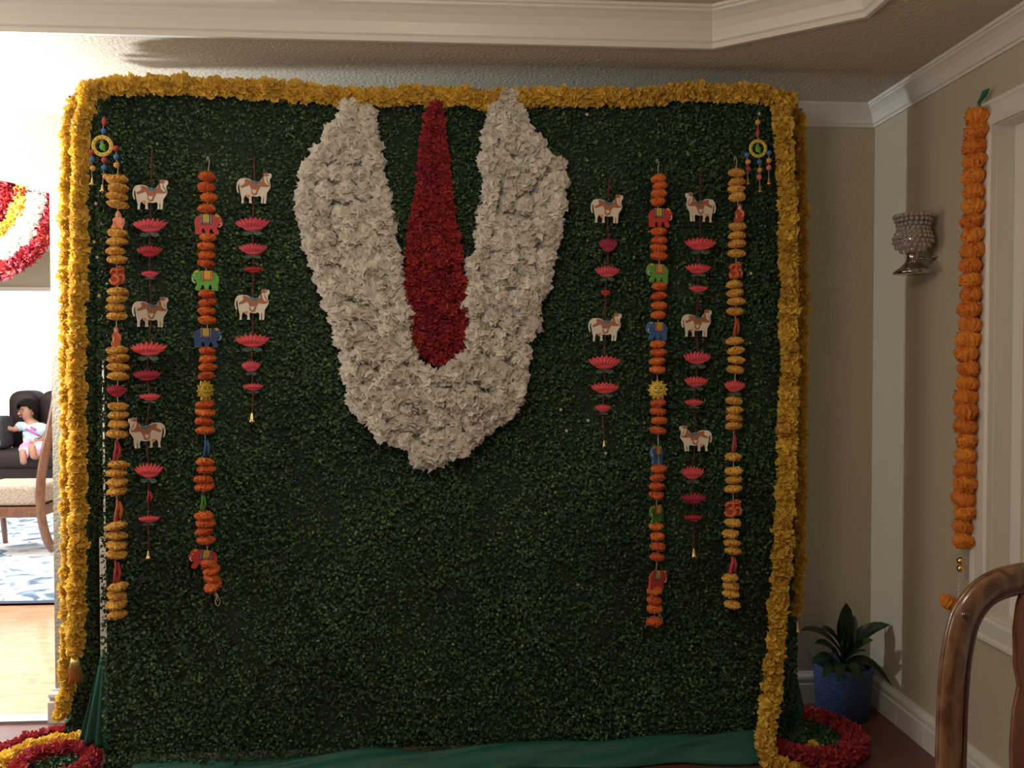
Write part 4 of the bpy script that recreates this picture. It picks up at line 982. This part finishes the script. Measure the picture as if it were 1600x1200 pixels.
# vase-shaped splat
sp2 = [(-1, 1597, 915), (0, 1588, 945), (1, 1583, 985), (2, 1584, 1040), (3, 1590, 1072), (4, 1582, 1110), (5, 1578, 1170), (6, 1580, 1260), (7, 1592, 1330)]
lp = [at(x, y, CY)-h0 for _, x, y in sp2]
out = [(p.x, p.z) for p in lp]+[(-p.x, p.z) for p in lp[::-1]]
me = cutout(out, .016, 0); o = link('splat', me, M['splat'], hc); bv = o.modifiers.new('bevel', 'BEVEL'); bv.width = .006; bv.segments = 3
zc = at(1600, 1345, CY).z; zs = .47
mb = MB(); mb.box((-.19, -.02, zs+.0), (.19, .03, zc+.03)); o = link('back_rail', mb.mesh(), M['chair_wood'], hc)
mb = MB()
# seat and legs of the chair (it faces the window side, away from the backdrop)
mb.box((-.23, -.46, zs-.06), (.23, .0, zs)); o = link('seat_frame', mb.mesh(), M['chair_wood'], hc); bv = o.modifiers.new('bevel', 'BEVEL'); bv.width = .012; bv.segments = 2
mb = MB(); mb.box((-.215, -.45, zs), (.215, -.03, zs+.05)); o = link('seat', mb.mesh(), M['cushion'], hc); bv = o.modifiers.new('bevel', 'BEVEL'); bv.width = .02; bv.segments = 3
for s in (-1, 1):
    mb = MB(); mb.tube([(s*.195, -.42, zs-.04), (s*.205, -.44, .3), (s*.195, -.43, .1), (s*.2, -.45, 0)], [.03, .026, .018, .024], 10); link('leg', mb.mesh('l', True), M['chair_wood'], hc)
    x_ = abs(L3[0].x); mb = MB(); mb.tube([(s*x_, L3[0].y, L3[0].z+.02), (s*x_, -.01, .45), (s*x_, .02, .2), (s*x_, .06, 0)], [.028, .026, .022, .02], 10); link('leg', mb.mesh('l', True), M['chair_wood'], hc)

# ------------------------------------------------------------ living room furniture
# rug
ry0 = 1.519*F/(935-573)
mb = MB(); mb.box((-6.6, ry0, .0), (-2.6, 9.6, .012)); o = link('area_rug', mb.mesh(), M['rug']); tag(o, 'pale rug with blue grey blotches on the living room floor', 'rug')
mb = MB(); mb.box((-6.6, ry0, 0), (-2.6, ry0+.06, .014)); ob = link('rug_border', mb.mesh(), M['border_dark'], o)
# armchair-like side chair seen from the side
KY = 6.7
ch = at(30, 780, KY); co = Vector((ch.x, KY, 0)); root = thing('side_chair', 'wooden side chair with a beige seat standing on the rug', 'chair', co)
q = lambda x, y, Y=KY: at(x, y, Y)-co
for Yo in (KY, KY+.48):
    dx = (Yo-KY)
    pts_ = [(92, 580), (88, 620), (80, 665), (70, 710), (64, 750), (63, 785), (67, 820), (77, 850), (88, 868)]
    P3 = [q(x, y) for x, y in pts_]; P3[-1].z = .042
    P3 = [Vector((p.x, dx, p.z)) for p in P3]
    mb = MB(); mb.tube(spline(P3, .03), .036, 10, flat=(.7, 1), up=(0, 1, 0)); link('back_post', mb.mesh('bp', True), M['wood_mid'], root)
    a = q(-45, 800); mb = MB(); mb.tube([(a.x, dx, a.z), (a.x-.02, dx, .25), (a.x, dx, .014)], [.03, .025, .02], 8); link('leg', mb.mesh('fl', True), M['wood_mid'], root)
a, b = q(-50, 810), q(63, 792)
mb = MB(); mb.box((a.x, -.01, a.z), (b.x, .50, b.z)); o = link('seat_frame', mb.mesh(), M['wood_mid'], root); bv = o.modifiers.new('bevel', 'BEVEL'); bv.width = .015; bv.segments = 2
a, b = q(-50, 792), q(60, 759)
mb = MB(); mb.box((a.x, 0, a.z), (b.x, .49, b.z)); o = link('seat', mb.mesh(), M['cushion'], root); bv = o.modifiers.new('bevel', 'BEVEL'); bv.width = .04; bv.segments = 4
a, b = q(88, 600), q(85, 640)
mb = MB(); mb.box((b.x-.02, 0, b.z), (b.x+.02, .48, a.z+.1)); link('back_rail', mb.mesh(), M['wood_mid'], root)
# sofa
QY = 9.0
s0 = at(40, 780, QY); so = Vector((s0.x, QY, 0)); root = thing('leather_sofa', 'dark brown leather sofa under the bright living room window', 'sofa', so)
z_seat = at(40, 705, QY).z; z_back = at(40, 610, QY+.7).z
def rbox(name, a, b, m, par, bev, seg=4):
    mb = MB(); mb.box(a, b); o = link(name, mb.mesh(), m, par); bv = o.modifiers.new('bevel', 'BEVEL'); bv.width = bev; bv.segments = seg
    o.data.polygons.foreach_set('use_smooth', [True]*6); return o
xl, xr_ = at(-140, 700, QY).x-so.x, at(230, 700, QY).x-so.x
rbox('base', (xl, .06, .05), (xr_, .95, z_seat-.17), M['leather'], root, .04)
xm = at(15, 650, QY+.5).x-so.x; xm2 = at(62, 650, QY+.5).x-so.x
edges = [xl, xm-.02, xm2+.25, xr_]
for i in range(3):
    a, b = edges[i]+.005, edges[i+1]-.005
    rbox('seat_cushion', (a, 0, z_seat-.19), (b, .62, z_seat), M['leather'], root, .07)
xb0 = at(13, 650, QY+.6).x-so.x; xb1 = at(60, 650, QY+.6).x-so.x
bl_ = [(xl, xb0-.35), (xb0, xb1), (xb1+.01, xb1+.75), (xb1+.76, xr_)]
for a, b in bl_:
    rbox('back_cushion', (a+.005, .52, z_seat-.05), (b-.005, .9, z_back if a > xl else z_back-.15), M['leather'], root, .12, 5)
rbox('arm', (xl-.2, 0, .05), (xl, .95, z_seat+.2), M['leather'], root, .08)
rbox('arm', (xr_, 0, .05), (xr_+.2, .95, z_seat+.2), M['leather'], root, .08)
# black bag at her hand
b0_ = at(-2, 672, QY+.25)
bag = thing('black_bag', 'black bag lying on the sofa beside the sitting child', 'bag', (b0_.x, b0_.y, z_seat))
rbox('bag_body', (-.22, -.12, 0), (.10, .14, at(0, 650, QY+.25).z-z_seat), M['black'], bag, .05)
rbox('front_pocket', (-.2, -.145, .04), (.08, -.10, .11), M['grey_cloth'], bag, .015)

# child
GYp = QY+.38; gk = GYp/F
g0 = at(52, 704, GYp); g0.z = z_seat
girl = thing('person', 'small child in a pale blue shirt and pink trousers sitting on the dark sofa', 'person', g0)
def gp(px, py, dy=0.0): return at(px, py, GYp+dy)-g0
def skin_fig(name, verts, edges, radii, m, par, sub=2, flatr=None):
    me = bpy.data.meshes.new(name); me.from_pydata([tuple(v) for v in verts], edges, []); me.update()
    o = link(name, me, m, par)
    md = o.modifiers.new('skin', 'SKIN'); md.use_smooth_shade = True
    for i, r in enumerate(radii):
        sv = me.skin_vertices[0].data[i]; sv.radius = r if isinstance(r, tuple) else (r, r); sv.use_root = (i == 0)
    sb = o.modifiers.new('sub', 'SUBSURF'); sb.levels = sub; sb.render_levels = sub
    return o
V = []; E = []; Rd = []
def addv(p, r, parent=None):
    V.append(p); Rd.append(r)
    if parent is not None: E.append((parent, len(V)-1))
    return len(V)-1
pel = addv(gp(54, 694, 0), .085)
ab = addv(gp(52, 682, .02), .088, pel); chn = addv(gp(50, 670, .03), .095, ab); nk0 = addv(gp(49, 663, .02), .05, chn); nk = addv(gp(47, 656, 0), .038, nk0)
# legs forward toward the camera, soles showing
for (kx_, ky_), (fx, fy), sgn in (((38, 702), (37, 725), -1), ((64, 700), (52, 717), 1)):
    hp = addv(gp(54+sgn*7, 697, -.02), .068, pel); kn = addv(gp(kx_, ky_, -.22), .05, hp); an = addv(gp((kx_+fx)/2+sgn*0, fy-2, -.42), .032, kn)
    ft = addv(gp(fx, fy-3, -.47), .036, an); t1 = addv(gp(fx-2, fy-17, -.45), .034, ft)
    for k in range(5): a = addv(gp(fx-6.5+2.4*k, fy-23+abs(k-1.5)*.8, -.455), .0095, t1)
# arms
def arm(sh, el_, wr, d0, d1, d2, fdir):
    a = addv(gp(*sh, d0), .045, nk0); b = addv(gp(*el_, d1), .032, a); c_ = addv(gp(*wr, d2), .022, b)
    pm = addv(V[c_]+fdir*.045, .024, c_)
    sd = fdir.cross(Vector((0, -1, 0))).normalized()
    for k in range(4):
        f1 = addv(V[pm]+fdir*.022+sd*(k-1.5)*.014, .0085, pm); addv(V[f1]+fdir*(.03-.004*abs(k-1.2))+Vector((0, 0, -.01)), .0065, f1)
    th_ = addv(V[c_]+fdir*.02+sd*.035, .009, c_); addv(V[th_]+fdir*.022+sd*.006, .007, th_)
arm((66, 667), (71, 684), (60, 691), .02, .0, -.12, Vector((-.9, -.2, -.1)).normalized())
arm((31, 666), (21, 672), (14, 669), .02, -.06, -.12, Vector((-.95, -.1, -.15)).normalized())
# head grown from the neck, jaw and skull (face turned to the left of the picture)
jw = addv(gp(42, 651, -.02), .058, nk); hd = addv(gp(44, 640, .0), .096, jw); tp_ = addv(gp(45, 633, .01), .07, hd)
body = skin_fig('body', V, E, Rd, M['skin'], girl)
hc_ = gp(43.5, 642, 0)
face = Vector((-.50, -.86, -.05)).normalized(); sdv = Vector((.86, -.50, 0)); 
def on(f, s, u): return hc_+face*f+sdv*s+Vector((0, 0, u))
mb = MB(); mb.ball(on(.098, 0, -.022), .016, 10, 8, (1, 1, 1.1)); link('nose', mb.mesh('n', True), M['skin'], girl)
for s in (-1, 1):
    mb = MB(); mb.ball(on(.079, s*.034, .004), .0085, 10, 8, (1, 1, .5)); e_ = link('eye', mb.mesh('e', True), M['white_paint'], girl)
    mb = MB(); mb.ball(on(.083, s*.036, .004), .0068, 8, 6); link('iris', mb.mesh('i', True), M['ink'], e_)
    mb = MB(); mb.tube([on(.092, s*.018, .024), on(.094, s*.036, .030), on(.080, s*.056, .024)], .004, 6); link('eyebrow', mb.mesh('b', True), M['hair'], girl)
    mb = MB(); mb.ball(on(-.005, s*.100, -.012), .026, 10, 8, (.6, .6, 1.1)); link('ear', mb.mesh('er', True), M['skin'], girl)
mb = MB(); mb.ball(on(.084, 0, -.054), .012, 10, 8, (1.1, 1, .6)); link('mouth', mb.mesh('m', True), M['lip'], girl)
# hair: cap with fringe, open over the face
V2 = []; F2 = []; n, m_ = 28, 12
for i in range(m_+1):
    for k in range(n):
        th = 2*PI*k/n; fr = math.cos(th)                              # 1 = towards the face
        lim = 1.05 if fr > .55 else (1.45 if fr > .1 else 2.0)
        ph = lim*i/m_; R = .112*(1+.02*math.sin(k*5))
        V2.append(hc_+Vector((0, 0, .012))+(face*math.cos(th)+sdv*math.sin(th))*math.sin(ph)*R+Vector((0, 0, math.cos(ph)*R*1.02)))
for i in range(m_):
    for k in range(n): F2.append((i*n+k, i*n+(k+1) % n, (i+1)*n+(k+1) % n, (i+1)*n+k))
o = link('hair', new_mesh('hair', V2, F2, True), M['hair'], girl); md = o.modifiers.new('s', 'SOLIDIFY'); md.thickness = .014
# clothes
V = []; E = []; Rd = []
a = addv(gp(54, 692, 0), .104); b = addv(gp(52, 682, .02), .104, a); c_ = addv(gp(50, 671, .03), .110, b); d_ = addv(gp(49, 664, .02), .072, c_)
for sh, el_ in (((65, 667), (71, 677)), ((32, 666), (24, 671))):
    s1 = addv(gp(*sh, .02), .060, d_); s2 = addv(gp(*el_, -.02), .050, s1)
skin_fig('shirt', V, E, Rd, M['shirt'], girl)
mb = MB(); mb.tube([gp(40, 670, -.095), gp(50, 675, -.105), gp(62, 681, -.09)], .012, 8, flat=(1, .5)); mb.tube([gp(48, 667, -.09), gp(56, 672, -.09)], .010, 8); link('shirt_print', mb.mesh('sp', True), M['magenta'], girl)
V = []; E = []; Rd = []
a = addv(gp(54, 696, 0), .100)
for (kx_, ky_), (fx, fy), sgn in (((38, 702), (38, 713), -1), ((64, 700), (58, 707), 1)):
    h_ = addv(gp(54+sgn*7, 697, -.02), .082, a); kn = addv(gp(kx_, ky_, -.22), .066, h_); addv(gp(fx+.5, fy+1, -.42), .043, kn)
skin_fig('trousers', V, E, Rd, M['pants'], girl)
